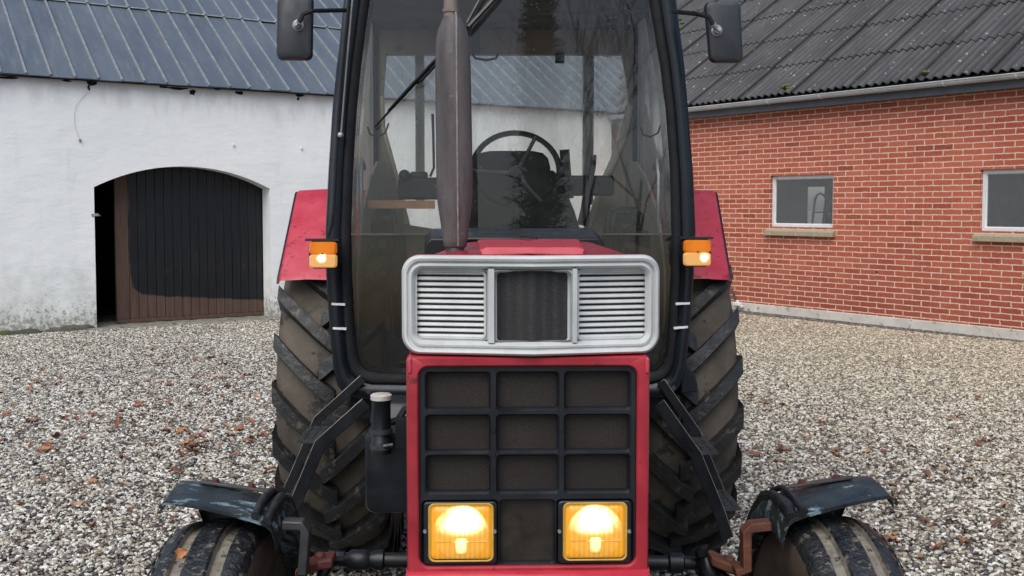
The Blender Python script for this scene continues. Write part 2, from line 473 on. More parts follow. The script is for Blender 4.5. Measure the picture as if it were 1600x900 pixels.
def plaster_mat():
    t = NT('white_limewash')
    tc = t.n('ShaderNodeTexCoord'); O = tc.outputs['Object']
    s = t.n('ShaderNodeSeparateXYZ', ins={0: O})
    n1 = t.noise(O, 1.1, 8, .65)
    col = t.mix(t.mapr(n1, .35, .65), (.79, .82, .825), (.87, .89, .885))
    n2 = t.noise(t.coord((1, 1, .16)), 5, 7, .7)            # drips
    col = t.mix(t.mapr(n2, .57, .77, 0, .25), col, (.50, .51, .46))
    # green and grey splash zone close to the ground
    n3 = t.noise(O, 2.2, 8, .72)
    zz = t.math('ADD', s.outputs[2], t.mapr(n3, .3, .7, -.55, .55))
    col = t.mix(t.mapr(zz, 1.0, -.1, 0, .6, True), col, (.46, .48, .40))
    n4 = t.noise(O, 16, 7, .75)
    zz2 = t.math('ADD', s.outputs[2], t.mapr(n4, .3, .7, -.5, .5))
    col = t.mix(t.mapr(zz2, .32, -.05, 0, .8, True), col, (.22, .21, .18))
    # rain dirt below the eaves
    n5 = t.noise(t.coord((1, 1, .35)), 3.5, 6, .7)
    zt = t.math('ADD', s.outputs[2], t.mapr(n5, .3, .7, -.35, .35))
    col = t.mix(t.mapr(zt, 2.8, 3.3, 0, .38, True), col, (.46, .44, .42))
    n6 = t.noise(O, 42, 4, .6)
    col = t.mix(t.mapr(n6, .70, .76, 0, .5), col, (.3, .3, .28))
    hb = t.math('ADD', t.math('MULTIPLY', t.noise(t.coord((1, 1, 1.6)), 2.6, 5, .6), 1.), t.math('MULTIPLY', t.noise(O, 30, 5, .6), .12))
    return t.pbr(col, .9, 0, t.bump(hb, .28, .05), .25)


def metal_roof_mat():
    t = NT('blue_grey_sheet_roof')
    O = t.coord()
    n1 = t.noise(t.coord((1, .4, .4)), 1.3, 6, .6)
    col = t.mix(t.mapr(n1, .35, .65), (.082, .106, .132), (.112, .138, .166))
    n2 = t.noise(t.coord((3, .5, .5)), 4, 8, .7)
    col = t.mix(t.mapr(n2, .52, .72, 0, .5), col, (.17, .19, .20))
    n3 = t.noise(O, 26, 6, .7)
    col = t.mix(t.mapr(n3, .62, .7, 0, .4), col, (.05, .06, .07))
    hb = t.noise(t.coord((2.2, 1, 1)), 1.8, 3, .5)
    return t.pbr(col, t.mapr(n2, .3, .7, .35, .55), 0, t.bump(hb, .35, .05), .5)


def rib_mat():
    return simple('roof_seam_metal', (.17, .19, .205), (.28, .30, .31), 9, (.35, .6), .2, 60, .003, spots=(.10, .09, .08), spot_scale=14, spot_amt=.62)


def fibre_mat():
    t = NT('corrugated_fibre_cement')
    O = t.coord()
    n1 = t.noise(t.coord((1, .35, .35)), 2.0, 8, .7)
    col = t.mix(t.mapr(n1, .32, .68), (.040, .040, .042), (.095, .094, .094))
    n2 = t.noise(t.coord((4, .5, .5)), 5, 7, .7)
    col = t.mix(t.mapr(n2, .5, .75, 0, .5), col, (.135, .132, .128))
    n5 = t.noise(O, 30, 6, .7)
    col = t.mix(t.mapr(n5, .58, .72, 0, .6), col, (.028, .028, .03))
    v = t.n('ShaderNodeTexVoronoi', ins={'Vector': O, 'Scale': 11., 'Randomness': 1.})
    vr = t.n('ShaderNodeSeparateColor', ins={0: v.outputs['Color']}).outputs[0]
    lim = t.math('MULTIPLY', t.math('GREATER_THAN', vr, .55), t.mapr(vr, .55, 1., .08, .22))
    n6 = t.noise(O, 40, 3, .6)
    sp = t.math('LESS_THAN', t.math('ADD', v.outputs['Distance'], t.mapr(n6, .3, .7, -.09, .09)), lim)
    col = t.mix(t.math('MULTIPLY', sp, .7), col, (.33, .34, .32))  # lichen spots
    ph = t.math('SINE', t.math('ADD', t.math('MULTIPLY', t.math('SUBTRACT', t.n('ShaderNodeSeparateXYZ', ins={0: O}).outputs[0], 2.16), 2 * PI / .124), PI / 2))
    col = t.mix(t.mapr(ph, .3, -.9, 0, .72), col, (.020, .020, .021))   # trough shade painted into the colour to strengthen the corrugation
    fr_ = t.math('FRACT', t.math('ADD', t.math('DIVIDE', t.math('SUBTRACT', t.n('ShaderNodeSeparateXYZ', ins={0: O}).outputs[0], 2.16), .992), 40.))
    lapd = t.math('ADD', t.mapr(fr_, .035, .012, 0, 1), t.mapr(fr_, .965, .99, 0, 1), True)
    col = t.mix(t.math('MULTIPLY', lapd, t.mapr(t.noise(t.coord((1, .2, .2)), 3, 4, .6), .3, .65, .35, .9)), col, (.009, .009, .010))   # side-lap shade painted into the colour, so sheet edges show
    n3 = t.noise(O, 1.3, 6, .75)
    col = t.mix(t.mapr(n3, .62, .74, 0, .75), col, (.055, .075, .022))   # moss film
    return t.pbr(col, .75, 0, t.bump(t.noise(O, 60, 5, .7), .5, .006), .4)


def door_mat():
    """brown boards, near-black in the middle; the dark tone ends in a rounded low edge"""
    t = NT('brown_black_boards')
    tc = t.n('ShaderNodeTexCoord'); O = tc.outputs['Object']
    s = t.n('ShaderNodeSeparateXYZ', ins={0: O})
    n = t.noise(t.coord((1, 1, .08)), 22, 7, .7)
    brown = t.mix(t.mapr(n, .3, .7), (.065, .038, .028), (.125, .078, .058))
    black = t.mix(t.mapr(n, .35, .75), (.004, .005, .007), (.014, .016, .019))
    n1 = t.noise(t.coord((1, 1, .3)), 9, 6, .7)
    black = t.mix(t.mapr(n1, .62, .75, 0, .5), black, (.055, .046, .036))
    dx = t.math('DIVIDE', t.math('SUBTRACT', DOOR[0] + 1.1, s.outputs[0]), 1.1)
    zlow = t.math('SUBTRACT', s.outputs[2], t.math('MULTIPLY', t.math('SUBTRACT', s.outputs[0], DOOR[0]), -.085))
    dz = t.math('DIVIDE', t.math('SUBTRACT', DOOR[1] + 1.0, zlow), 1.0)
    p = t.math('ADD', t.math('POWER', t.math('MAXIMUM', dx, 0.), 9.), t.math('POWER', t.math('MAXIMUM', dz, 0.), 9.))
    wob = t.mapr(t.noise(t.coord((1, 1, .5)), 7, 6, .65), .3, .7, -.16, .16)
    f = t.mapr(t.math('ADD', p, wob), 1.10, .86, 0, 1, True)
    col = t.mix(f, brown, black)
    # scraped streaks
    sc = t.noise(t.coord((3, 1, 60)), 3, 3, .6)
    band = t.math('MULTIPLY', t.math('GREATER_THAN', sc, .64), t.mapr(s.outputs[2], .60, .72, 0, 1))
    band = t.math('MULTIPLY', band, t.mapr(s.outputs[2], .92, .82, 0, .8))
    col = t.mix(band, col, (.16, .11, .09))
    return t.pbr(col, t.mapr(f, 0, 1, .75, .42), 0, t.bump(n, .25, .004), .4)


def ground_mat():
    t = NT('gravel_ground')
    O = t.coord((1, 1, 1))
    v = t.n('ShaderNodeTexVoronoi', ins={'Vector': O, 'Scale': 46., 'Randomness': 1.})
    c = t.n('ShaderNodeSeparateColor', ins={0: v.outputs['Color']}).outputs[0]
    col = t.ramp(c, [(0, (.022, .021, .022)), (.2, (.07, .062, .056)), (.42, (.16, .14, .12)), (.62, (.29, .26, .22)), (.82, (.44, .42, .38)), (1, (.60, .59, .56))], 'CONSTANT')
    edge = t.mapr(v.outputs['Distance'], .45, .75)
    col = t.mix(edge, col, (.02, .018, .017))
    return t.pbr(col, .8, 0, t.bump(t.math('SUBTRACT', 1., v.outputs['Distance']), .9, .012), .4)


def stone_mat():
    t = NT('gravel_stones')
    oi = t.n('ShaderNodeObjectInfo')
    g = t.n('ShaderNodeNewGeometry')
    big = t.noise(g.outputs['Position'], .45, 4, .6)
    r = oi.outputs['Random']
    r2 = t.math('ADD', r, t.mapr(big, .3, .7, -.07, .07), True)
    col = t.ramp(r2, [(0, (.026, .024, .022)), (.10, (.070, .063, .057)), (.22, (.165, .148, .122)), (.33, (.21, .13, .085)), (.40, (.32, .27, .19)), (.52, (.44, .375, .265)), (.63, (.56, .50, .375)), (.76, (.70, .65, .53)), (.90, (.84, .81, .70))], 'CONSTANT')
    s = t.n('ShaderNodeSeparateXYZ', ins={0: g.outputs['Position']})
    # cooler and wetter near the machine, drier and warmer towards the brick building
    dry = t.mapr(t.math('ADD', t.math('MULTIPLY', s.outputs[1], .7), s.outputs[0]), 5., 12.)
    col = t.mix(1., col, t.mix(dry, (.93, .97, 1.04), (1.04, .99, .90)), 'MULTIPLY')
    col = t.mix(t.math('MULTIPLY', dry, .26), col, (.42, .37, .28))
    n = t.noise(g.outputs['Position'], 180, 3, .6)
    col = t.mix(t.mapr(n, .45, .75, 0, .4), col, (.12, .11, .10))
    return t.pbr(col, t.mapr(dry, 0, 1, .42, .7), 0, None, .5)


def leaf_mat(name, c1, c2):
    t = NT(name)
    n = t.noise(t.coord(), 40, 5, .6)
    col = t.mix(t.mapr(n, .35, .65), c1, c2)
    return t.pbr(col, .6, 0, t.bump(n, .4, .003), .4)


# ================================================================== ground
g = MB(); S = 400
g.add([(-S, -S, 0), (S, -S, 0), (S, S, 0), (-S, S, 0)], [(0, 1, 2, 3)])
yard = g.build('ground', ground_mat(), smooth=0)
tag(yard, 'courtyard ground under the loose gravel', None, None, 'structure')

# loose stones: uncountable, one object with scattered pebbles
zone = MB()
def yard_poly(pts): zone.add([(x, y, .006) for x, y in pts], [tuple(range(len(pts)))])
def wp(fr, x, y=0): return (fr.o.x + x * fr.c - y * fr.s, fr.o.y + x * fr.s + y * fr.c)
b0 = wp(BARN, -4.2, -.02); corner = wp(BARN, 7.2, -.02); k1 = wp(BRICK, 9, -.02)
near_l = (-3.4, 3.6); near_r = (3.4, 3.6)
zone.add([(b0[0], b0[1], .006), (near_l[0], near_l[1], .006), (near_r[0], near_r[1], .006), (k1[0], k1[1], .006), (corner[0], corner[1], .006)], [(0, 1, 4), (1, 2, 4), (2, 3, 4)])
gravel = zone.build('gravel', stone_mat(), smooth=0)
tag(gravel, 'loose grey, white and tan gravel covering the courtyard', 'gravel', None, 'stuff')

ng = bpy.data.node_groups.new('pebbles', 'GeometryNodeTree')
ng.interface.new_socket('Geometry', in_out='INPUT', socket_type='NodeSocketGeometry')
ng.interface.new_socket('Geometry', in_out='OUTPUT', socket_type='NodeSocketGeometry')
gi = ng.nodes.new('NodeGroupInput'); go = ng.nodes.new('NodeGroupOutput')
def gn(typ, **ins):
    nd = ng.nodes.new(typ)
    for k, v in ins.items():
        k = k.replace('_', ' ')
        if isinstance(v, bpy.types.NodeSocket): ng.links.new(v, nd.inputs[k])
        else: nd.inputs[k].default_value = v
    return nd
def rnd(lo, hi, seed):
    nd = ng.nodes.new('FunctionNodeRandomValue'); nd.data_type = 'FLOAT_VECTOR'
    nd.inputs[0].default_value = lo; nd.inputs[1].default_value = hi
    nd.inputs['Seed'].default_value = seed
    return nd.outputs[0]
join = ng.nodes.new('GeometryNodeJoinGeometry')
for k, (dens, smin, smax) in enumerate(((3000, .5, 1.1), (500, 1.0, 1.55))):
    ico = gn('GeometryNodeMeshIcoSphere', Radius=.0105); ico.inputs['Subdivisions'].default_value = 2
    nz = ng.nodes.new('ShaderNodeTexNoise'); nz.inputs['Scale'].default_value = 90 + 30 * k
    pos = ng.nodes.new('GeometryNodeInputPosition')
    sub = ng.nodes.new('ShaderNodeVectorMath'); sub.operation = 'SUBTRACT'; ng.links.new(nz.outputs['Color'], sub.inputs[0]); sub.inputs[1].default_value = (.5, .5, .5)
    sc = ng.nodes.new('ShaderNodeVectorMath'); sc.operation = 'SCALE'; ng.links.new(sub.outputs[0], sc.inputs[0]); sc.inputs['Scale'].default_value = .014
    sp = gn('GeometryNodeSetPosition', Geometry=ico.outputs[0], Offset=sc.outputs[0])
    ds = gn('GeometryNodeDistributePointsOnFaces', Mesh=gi.outputs[0], Density=dens, Seed=k + 3)
    inst = gn('GeometryNodeInstanceOnPoints', Points=ds.outputs[0], Instance=sp.outputs[0],
              Rotation=rnd((-.5, -.5, 0), (.5, .5, 6.28), 11 + k), Scale=rnd((smin, smin * .8, smin * .55), (smax * 1.35, smax * .9, smax * .75), 31 + k))
    ng.links.new(inst.outputs[0], join.inputs[0])
sm = gn('GeometryNodeSetMaterial', Geometry=join.outputs[0]); sm.inputs['Material'].default_value = gravel.data.materials[0]
ng.links.new(sm.outputs[0], go.inputs[0])
gravel.modifiers.new('pebbles', 'NODES').node_group = ng

# fallen leaves, each an object, sharing a few meshes
def leaf_mesh(seed):
    rn = random.Random(seed)
    L, W = rn.uniform(.055, .085), rn.uniform(.035, .055)
    n = 7; mb = MB(); rows = []
    for i in range(n):
        u = i / (n - 1)
        wv = W * .5 * math.sin(PI * min(1, u * .93 + .05)) ** .7 * (1 + .25 * math.sin(u * 19 + seed))
        z = .012 * math.sin(u * 3 + seed) + rn.uniform(0, .008)
        curl = rn.uniform(.004, .016)
        rows.append([(L * (u - .5), -wv, z + curl), (L * (u - .5), -wv * .5, z + curl * .2), (L * (u - .5), 0, z), (L * (u - .5), wv * .5, z + curl * .3), (L * (u - .5), wv, z + curl * rn.uniform(.4, 1.4))])
    mb.loft(rows, closed=False)
    mb.tube([(-L * .5, 0, rows[0][2][2]), (-L * .8, .004, .012)], .0012, 4)
    return mb
LM = [leaf_mat('rust_leaf', (.20, .075, .038), (.30, .135, .075)), leaf_mat('brown_leaf', (.12, .052, .032), (.23, .105, .06)), leaf_mat('orange_leaf', (.36, .14, .05), (.44, .20, .09)), leaf_mat('tan_leaf', (.27, .16, .09), (.38, .25, .15))]
protos = []
for k in range(8):
    o = leaf_mesh(k).build('fallen_leaf', LM[[0, 1, 0, 3, 1, 2, 0, 3][k]], smooth=60, fix=False)
    protos.append(o)
rl = random.Random(4)
clusters = [(80, 690, 40, 12), (215, 660, 40, 12), (290, 700, 40, 12), (240, 640, 45, 12), (310, 690, 40, 14), (185, 605, 60, 12), (60, 600, 70, 14), (20, 660, 40, 10), (340, 620, 60, 14), (400, 650, 40, 12), (270, 560, 90, 16), (110, 650, 60, 14), (360, 590, 50, 10), (390, 690, 40, 14),
            (1210, 715, 40, 14), (1300, 690, 50, 14), (1380, 710, 60, 18), (1450, 750, 40, 14), (1500, 710, 60, 20), (1400, 790, 40, 14), (1470, 830, 60, 14), (1290, 720, 50, 14), (1200, 620, 60, 20), (1550, 720, 40, 14)]
count = 0
def leaf_at(px, py, first):
    global count
    r = ray(px, py); t_ = CAMH / -r.z; x, y = r.x * t_, r.y * t_
    if abs(x - TR.o.x) < 1.15 and y < 5.8: return
    src = protos[count % 8]
    o = src if count < 8 else src.copy()
    if count >= 8: COL.objects.link(o)
    o.location = (x, y, .018); s = rl.uniform(.55, 1.1)
    o.scale = (s, s, s)
    o.rotation_euler = (rl.uniform(-.35, .35), rl.uniform(-.35, .35), rl.uniform(0, 6.28))
    tag(o, 'small curled brown fallen leaf lying on the grey gravel', 'leaf', 'fallen leaves on the gravel')
    count += 1
for cx, cy, sx, sy in clusters:
    for _ in range(rl.randint(8, 12) if cx < 800 else rl.randint(2, 4)): leaf_at(rl.gauss(cx, sx * .6), rl.gauss(cy, sy * .6), 0)
for _ in range(60): leaf_at(rl.uniform(0, 430), rl.uniform(540, 880), 0)
for _ in range(34): leaf_at(rl.uniform(1180, 1600), rl.uniform(600, 880), 0)

# ================================================================== white barn
barn = empty('barn', BARN.o, BARN.rot)
tag(barn, 'white limewashed barn with blue-grey metal roof and arched doorway', 'barn')
def H(px, py, y=0): return BARN.hit(px, py, y)
EAVE = 3.2; SL = R(33.5); DEP = 8.0; BX0, BX1 = -9.0, 7.7
ax0 = H(149, 400).x; ax1 = H(423, 400).x; spring = H(149, 293).z + .005; apex = H(285, 260).z
wb = MB(); WT = .40
# wall cut into strips round the arched opening
N = 28
xs = [ax0 + (ax1 - ax0) * i / N for i in range(N + 1)]
def arch(x):
    c = (ax0 + ax1) / 2; a = (ax1 - ax0) / 2; h = apex - spring
    rad = (a * a + h * h) / (2 * h)
    return spring + math.sqrt(max(0, rad * rad - (x - c) ** 2)) - (rad - h)
def wall_grid(x0, x1, z0, z1, nx, nz):
    vs = []; fs = []
    for j in range(nz + 1):
        for i in range(nx + 1): vs.append((x0 + (x1 - x0) * i / nx, 0, z0 + (z1 - z0) * j / nz))
    for j in range(nz):
        for i in range(nx): fs.append((j * (nx + 1) + i, j * (nx + 1) + i + 1, (j + 1) * (nx + 1) + i + 1, (j + 1) * (nx + 1) + i))
    wb.add(vs, fs)
TOP = EAVE + .06
wall_grid(BX0, ax0, -.1, TOP, 40, 16); wall_grid(ax1, BX1, -.1, TOP, 30, 16)
for i in range(N):
    a, b = xs[i], xs[i + 1]
    wb.add([(a, 0, arch(a)), (b, 0, arch(b)), (b, 0, TOP), (a, 0, TOP)], [(0, 1, 2, 3)])
# reveal of the arch: jambs and soffit
prof = [(ax0, -.1)] + [(x, arch(x)) for x in xs] + [(ax1, -.1)]
RV = .30
wb.loft([[(x, 0, z) for x, z in prof], [(x, RV, z) for x, z in prof]], closed=False)
# end and back walls
pent = [(0, -.1), (0, TOP), (DEP / 2, TOP + DEP / 2 * math.tan(SL) - .1), (DEP, TOP), (DEP, -.1)]
for x in (BX0, BX1): wb.add([(x, y, z) for y, z in pent], [(0, 1, 2, 3, 4)])
wb.add([(BX0, DEP, -.1), (BX1, DEP, -.1), (BX1, DEP, TOP), (BX0, DEP, TOP)], [(0, 1, 2, 3)])
wall = wb.build('wall', plaster_mat(), barn, smooth=50, fix=False)
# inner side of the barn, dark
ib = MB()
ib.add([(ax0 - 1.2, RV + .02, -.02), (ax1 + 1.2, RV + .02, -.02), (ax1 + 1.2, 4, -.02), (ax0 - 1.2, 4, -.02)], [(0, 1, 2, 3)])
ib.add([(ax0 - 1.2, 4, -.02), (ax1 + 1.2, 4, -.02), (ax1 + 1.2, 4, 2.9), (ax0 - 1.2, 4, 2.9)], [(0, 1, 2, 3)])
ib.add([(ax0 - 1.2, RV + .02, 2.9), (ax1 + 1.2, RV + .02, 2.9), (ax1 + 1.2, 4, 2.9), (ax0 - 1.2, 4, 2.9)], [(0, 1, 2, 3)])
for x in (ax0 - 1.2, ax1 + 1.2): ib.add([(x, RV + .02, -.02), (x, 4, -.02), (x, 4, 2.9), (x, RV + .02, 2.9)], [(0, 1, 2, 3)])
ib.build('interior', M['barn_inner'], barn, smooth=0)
# sliding door leaf of vertical boards, standing partly open behind the arch
dl = H(181, 400, RV + .02).x; dr = ax1 + .5; dzb = .03
DOOR = (dl + .17, .40)
db = MB()
bw = .118; x = dl; i = 0
rd = random.Random(3)
while x < dr:
    wdt = bw if i else .17
    oy = rd.uniform(0, .004)
    db.box(x + .002, x + wdt - .002, RV + .02 + oy, RV + .055, dzb + .05, 2.42)
    x += wdt; i += 1
db.box(dl, dr, RV + .056, RV + .085, dzb + .05, 2.42)
db.box(dl, dr, RV + .005, RV + .055, dzb, dzb + .048)
leafd = db.build('door', door_mat(), barn, bevel=.003, bseg=1)
tag(leafd, 'black board door with brown edge, half slid open')
hk = MB(); p = H(452 / 3, 240 + 288 / 3)
hk.box(ax0 - .04, ax0 + .05, -.012, .03, p.z - .015, p.z + .02); hk.tube([(ax0 + .03, .01, p.z), (ax0 + .08, .03, p.z - .01)], .008, 6)
hk.build('door_hook', M['steel'], barn, bevel=.003)
# roof: two slopes, sheets with standing seams
tn = math.tan(SL)
def RP(x, s, up=0.):      # point on the front slope: s along the slope from the eave edge
    return (x, -.12 + s * math.cos(SL) - up * math.sin(SL), EAVE + s * math.sin(SL) + up * math.cos(SL))
SLEN = (DEP / 2 + .12) / math.cos(SL)
lap = (1.83 + .12) / math.cos(SL)
rb = MB()
RX0, RX1 = BX0 - .2, 15.0
rr_ = random.Random(8)
seam = .2835; x0s = H(40, 124, -.1).x
ks = range(int((RX0 - x0s) / seam) + 1, int((RX1 - x0s) / seam))
edges = [RX0] + [x0s + seam * k for k in ks] + [RX1]
jit = [(rr_.uniform(-.012, .012), rr_.uniform(-.004, .004)) for _ in edges]
for row, (sa, sb, upa, upb) in enumerate(((0, lap + .04, .014, .002), (lap, SLEN, .022, .004))):
    for i in range(len(edges) - 1):
        a, b = edges[i], edges[i + 1]
        js = jit[i][0] if row == 0 else jit[i][0] * .6
        ns = 10; loops = []
        for q in range(ns + 1):
            s = sa + js + (sb - sa - js) * q / ns; u = upa + (upb - upa) * q / ns
            loops.append([RP(a + (b - a) * w_ / 4, s, u + (.004 * math.sin(PI * w_ / 4)) * math.sin(s * 5 + i * 2.1) + jit[i][1]) for w_ in range(5)])
        rb.loft(loops, closed=False)
        rb.add([RP(a, sa + js, upa), RP(b, sa + js, upa), RP(b, sa + js, upa - .012), RP(a, sa + js, upa - .012)], [(0, 1, 2, 3)])
    for i, e in enumerate(edges[1:-1]):
        js = jit[i][0]
        w2 = .013; hgt = .030
        l0 = [RP(e - w2, sa + js, upa), RP(e - w2, sa + js, upa + hgt), RP(e + w2, sa + js, upa + hgt), RP(e + w2, sa + js, upa)]
        l1 = [RP(e - w2, sb, upb), RP(e - w2, sb, upb + hgt), RP(e + w2, sb, upb + hgt), RP(e + w2, sb, upb)]
        rb.loft([l0, l1], True, True, True, 1)
# lap strip with bumps where seams overlap
rb.loft([[RP(RX0, lap - .012, .026), RP(RX1, lap - .012, .026)], [RP(RX0, lap + .016, .030), RP(RX1, lap + .016, .030)], [RP(RX0, lap + .03, .022), RP(RX1, lap + .03, .022)]], closed=False, mi=1)
for e in edges[1:-1]:
    rb.loft([rr_loop for rr_loop in ([RP(e - .022, lap - .03, .03), RP(e + .022, lap - .03, .03), RP(e + .014, lap - .03, .058), RP(e - .014, lap - .03, .058)], [RP(e - .022, lap + .05, .03), RP(e + .022, lap + .05, .03), RP(e + .014, lap + .05, .052), RP(e - .014, lap + .05, .052)])], True, True, True, 1)
ridge = RP(0, SLEN)
rb.add([(RX0, ridge[1], ridge[2]), (RX1, ridge[1], ridge[2]), (RX1, DEP + .15, EAVE), (RX0, DEP + .15, EAVE)], [(0, 1, 2, 3)])
# underside so that no light leaks below the sheets
rb.add([RP(RX0, .02, -.03), RP(RX1, .02, -.03), RP(RX1, SLEN, -.03), RP(RX0, SLEN, -.03)], [(0, 1, 2, 3)])
rb.build('roof', [metal_roof_mat(), rib_mat()], barn, smooth=30, fix=False)
# broken gaps under the eaves
for (px, py, wpx, hpx) in ((12, 121, 30, 4), (143, 129, 14, 9), (103, 126, 14, 3), (256, 136, 16, 4), (277, 138, 30, 5), (301, 144, 11, 9), (374, 145, 14, 6), (340, 139, 14, 3), (470, 149, 18, 5), (466, 154, 5, 6), (139, 137, 4, 8)):
    c = H(px, py, -.008); rg = random.Random(px)
    a = wpx / 118 / 2; b = hpx / 118 / 2; pts = []
    for q in range(11):
        u = 2 * PI * q / 11; k_ = rg.uniform(.65, 1.25)
        pts.append((c.x + a * k_ * math.cos(u), 0, c.z + b * k_ * math.sin(u)))
    h = MB(); h.prism([(x, -.004, z) for x, _, z in pts], (0, .02, 0))
    h.build('eave_gap', M['dark_hole'], barn, smooth=0)
cw = MB(); pts = [H(px, py, -.012) for px, py in ((141, 133), (136, 146), (128, 153), (119, 165), (116, 180), (117, 197), (121, 208), (125, 219))]
cw.tube(pts, .0018, 5); cw.lathe([(-.018, 0), (-.014, .014), (.0, .018), (.014, .012), (.018, 0)], pts[-1], 'z', 8)
cw.build('wire', M['wire'], barn)
for px, py in ((365, 227), (471, 232)):
    c = H(px, py, 0); s_ = MB(); s_.lathe([(-.02, 0), (-.02, .016), (.0, .02), (.02, .02)], c, 'y', 10); s_.build('wall_anchor', M['white_frame'], barn)
# mossy footing stones at the foot of the wall
ft = MB()
xx = BX0; rf = random.Random(5)
while xx < ax0 - .05:
    wd = rf.uniform(.35, .8); x2 = min(xx + wd, ax0 - .02); hh = rf.uniform(.045, .085); dp = rf.uniform(.05, .11)
    for _ in range(1):
        n = 7; loops = []
        for q in range(n + 1):
            x_ = xx + (x2 - xx) * q / n; e = (1 if 0 < q < n else .5)
            hz = hh * e + rf.uniform(-.015, .015); dy = dp * e + rf.uniform(-.02, .02)
            loops.append([(x_, .02, -.05), (x_, -dy - .02, -.05), (x_, -dy, hz * .55), (x_, -dy * .6, hz * .95), (x_, .02, hz)])
        ft.loft(loops, True, True)
    xx = x2 + .012
ft.build('footing', M['footing'], barn, smooth=60)
# concrete threshold in front of the arch
th = MB()
n = 24; loops = []
for q in range(n + 1):
    x_ = ax0 - .15 + (ax1 - ax0 + .45) * q / n
    d = .16 + .05 * math.sin(q * 1.7) + .03 * math.sin(q * 4.1)
    loops.append([(x_, RV + .4, -.02), (x_, RV + .4, .022), (x_, -d * .6, .026 + .006 * math.sin(q * 2.3)), (x_, -d, .012), (x_, -d - .03, -.03)])
th.loft(loops, False, False, False)
tho = th.build('doorstep', M['slab'], barn, smooth=60)

# ================================================================== brick building
bk = empty('brick_building', BRICK.o, BRICK.rot)
tag(bk, 'red brick farm building with corrugated roof, grey gutter and two small windows', 'building')
def K(px, py, y=0): return BRICK.hit(px, py, y)
KX0, KX1 = -3.6, 13.0; PL = .12; KTOP = 3.14; KD = 8.0
win = []
for (pa, pb) in ((1203, 1302), (1531, None)):
    a = K(pa, 300).x; b = K(pb, 300).x if pb else a + 1.165
    win.append((a, b, K(1203, 354.5).z, K(1203, 275).z))
win.append((win[1][0] + 3.33, win[1][0] + 3.33 + 1.165, win[0][2], win[0][3]))
win[1] = (win[1][0], win[1][1], win[0][2], win[0][3])
kb = MB()
def rect(x0, x1, z0, z1): kb.add([(x0, 0, z0), (x1, 0, z0), (x1, 0, z1), (x0, 0, z1)], [(0, 1, 2, 3)])
cur = KX0
for (a, b, z0, z1) in win:
    rect(cur, a, PL, KTOP); rect(a, b, PL, z0); rect(a, b, z1, KTOP); cur = b
    D = .11
    kb.loft([[(a, 0, z0), (b, 0, z0), (b, 0, z1), (a, 0, z1)], [(a, D, z0), (b, D, z0), (b, D, z1), (a, D, z1)]])
rect(cur, KX1, PL, KTOP)
kb.add([(KX1, 0, -.1), (KX1, KD, -.1), (KX1, KD, KTOP), (KX1, KD / 2, KTOP + KD / 2 * .6), (KX1, 0, KTOP)], [(0, 1, 2, 3, 4)])
for (xa_, xb_, za_) in ((KX0, -2.5, -.1), (3.5, KX1, -.1), (-2.5, 3.5, 2.6)): kb.add([(xa_, KD, za_), (xb_, KD, za_), (xb_, KD, KTOP), (xa_, KD, KTOP)], [(0, 1, 2, 3)])  # wide gap added in the rear wall to let daylight through
kb.build('wall', brick_mat(), bk, smooth=0, fix=False)
pb_ = MB(); pb_.box(KX0, KX1, -.022, .2, -.12, PL + .0)
pb_.build('plinth', M['plinth'], bk, bevel=.008)
ir = MB()
ir.add([(-4, .35, .3), (14, .35, .3), (14, 4, .3), (-4, 4, .3)], [(0, 1, 2, 3)])
ga, gb_, gz0, gz1 = K(1262, 320, 4).x, K(1288, 320, 4).x, K(1270, 352, 4).z, K(1270, 292, 4).z      # opening added in the back wall so daylight shows behind the ladder
for (xa_, xb_, za_, zb2_) in ((-4, ga, .3, 2.8), (gb_, 14, .3, 2.8), (ga, gb_, gz1, 2.8), (ga, gb_, .3, gz0)): ir.add([(xa_, 4, za_), (xb_, 4, za_), (xb_, 4, zb2_), (xa_, 4, zb2_)], [(0, 1, 2, 3)])
ir.add([(-4, .35, 2.8), (14, .35, 2.8), (14, 4, 2.8), (-4, 4, 2.8)], [(0, 1, 2, 3)])
for x in (-4, 14): ir.add([(x, .35, .3), (x, 4, .3), (x, 4, 2.8), (x, .35, 2.8)], [(0, 1, 2, 3)])
ir.build('interior', M['inner'], bk, smooth=0)
for (a, b, z0, z1) in win:
    fb = MB(); fw = .055; y0 = .055
    def rl_(i, y): return rr(a + i + .002, b - i - .002, z0 + i + .002, z1 - i - .002, .004, y, 1)
    fb.loft([rl_(.0, y0 + .05), rl_(.0, y0), rl_(.004, y0 - .004), rl_(fw * .75, y0 - .004), rl_(fw * .8, y0 + .008), rl_(fw, y0 + .012), rl_(fw, y0 + .05)])
    wf = fb.build('window', M['white_frame'], bk, smooth=30)
    pn = MB(); pn.add(rr(a + fw - .003, b - fw + .003, z0 + fw - .003, z1 - fw + .003, .004, y0 + .03, 1), [tuple(range(8))])
    pn.build('pane', M['pane'], wf, smooth=0)
    sb = MB(); e = .05
    sb.prism([(a - e, .10, z0 + .004), (a - e, -.075, z0 - .055), (a - e, -.075, z0 - .125), (a - e, .10, z0 - .125)], (b - a + 2 * e, 0, 0))
    sb.build('window_sill', M['sill'], bk, bevel=.006)
# drooping drain hole in the bricks and the odd dark spot
for px, py in ((1370, 425), (1202, 232 + 175)):
    c = K(px, py, 0); hb_ = MB(); hb_.lathe([(-.004, 0), (-.004, .016), (.004, .018)], c, 'y', 10); hb_.build('wall_hole', M['dark_hole'], bk)
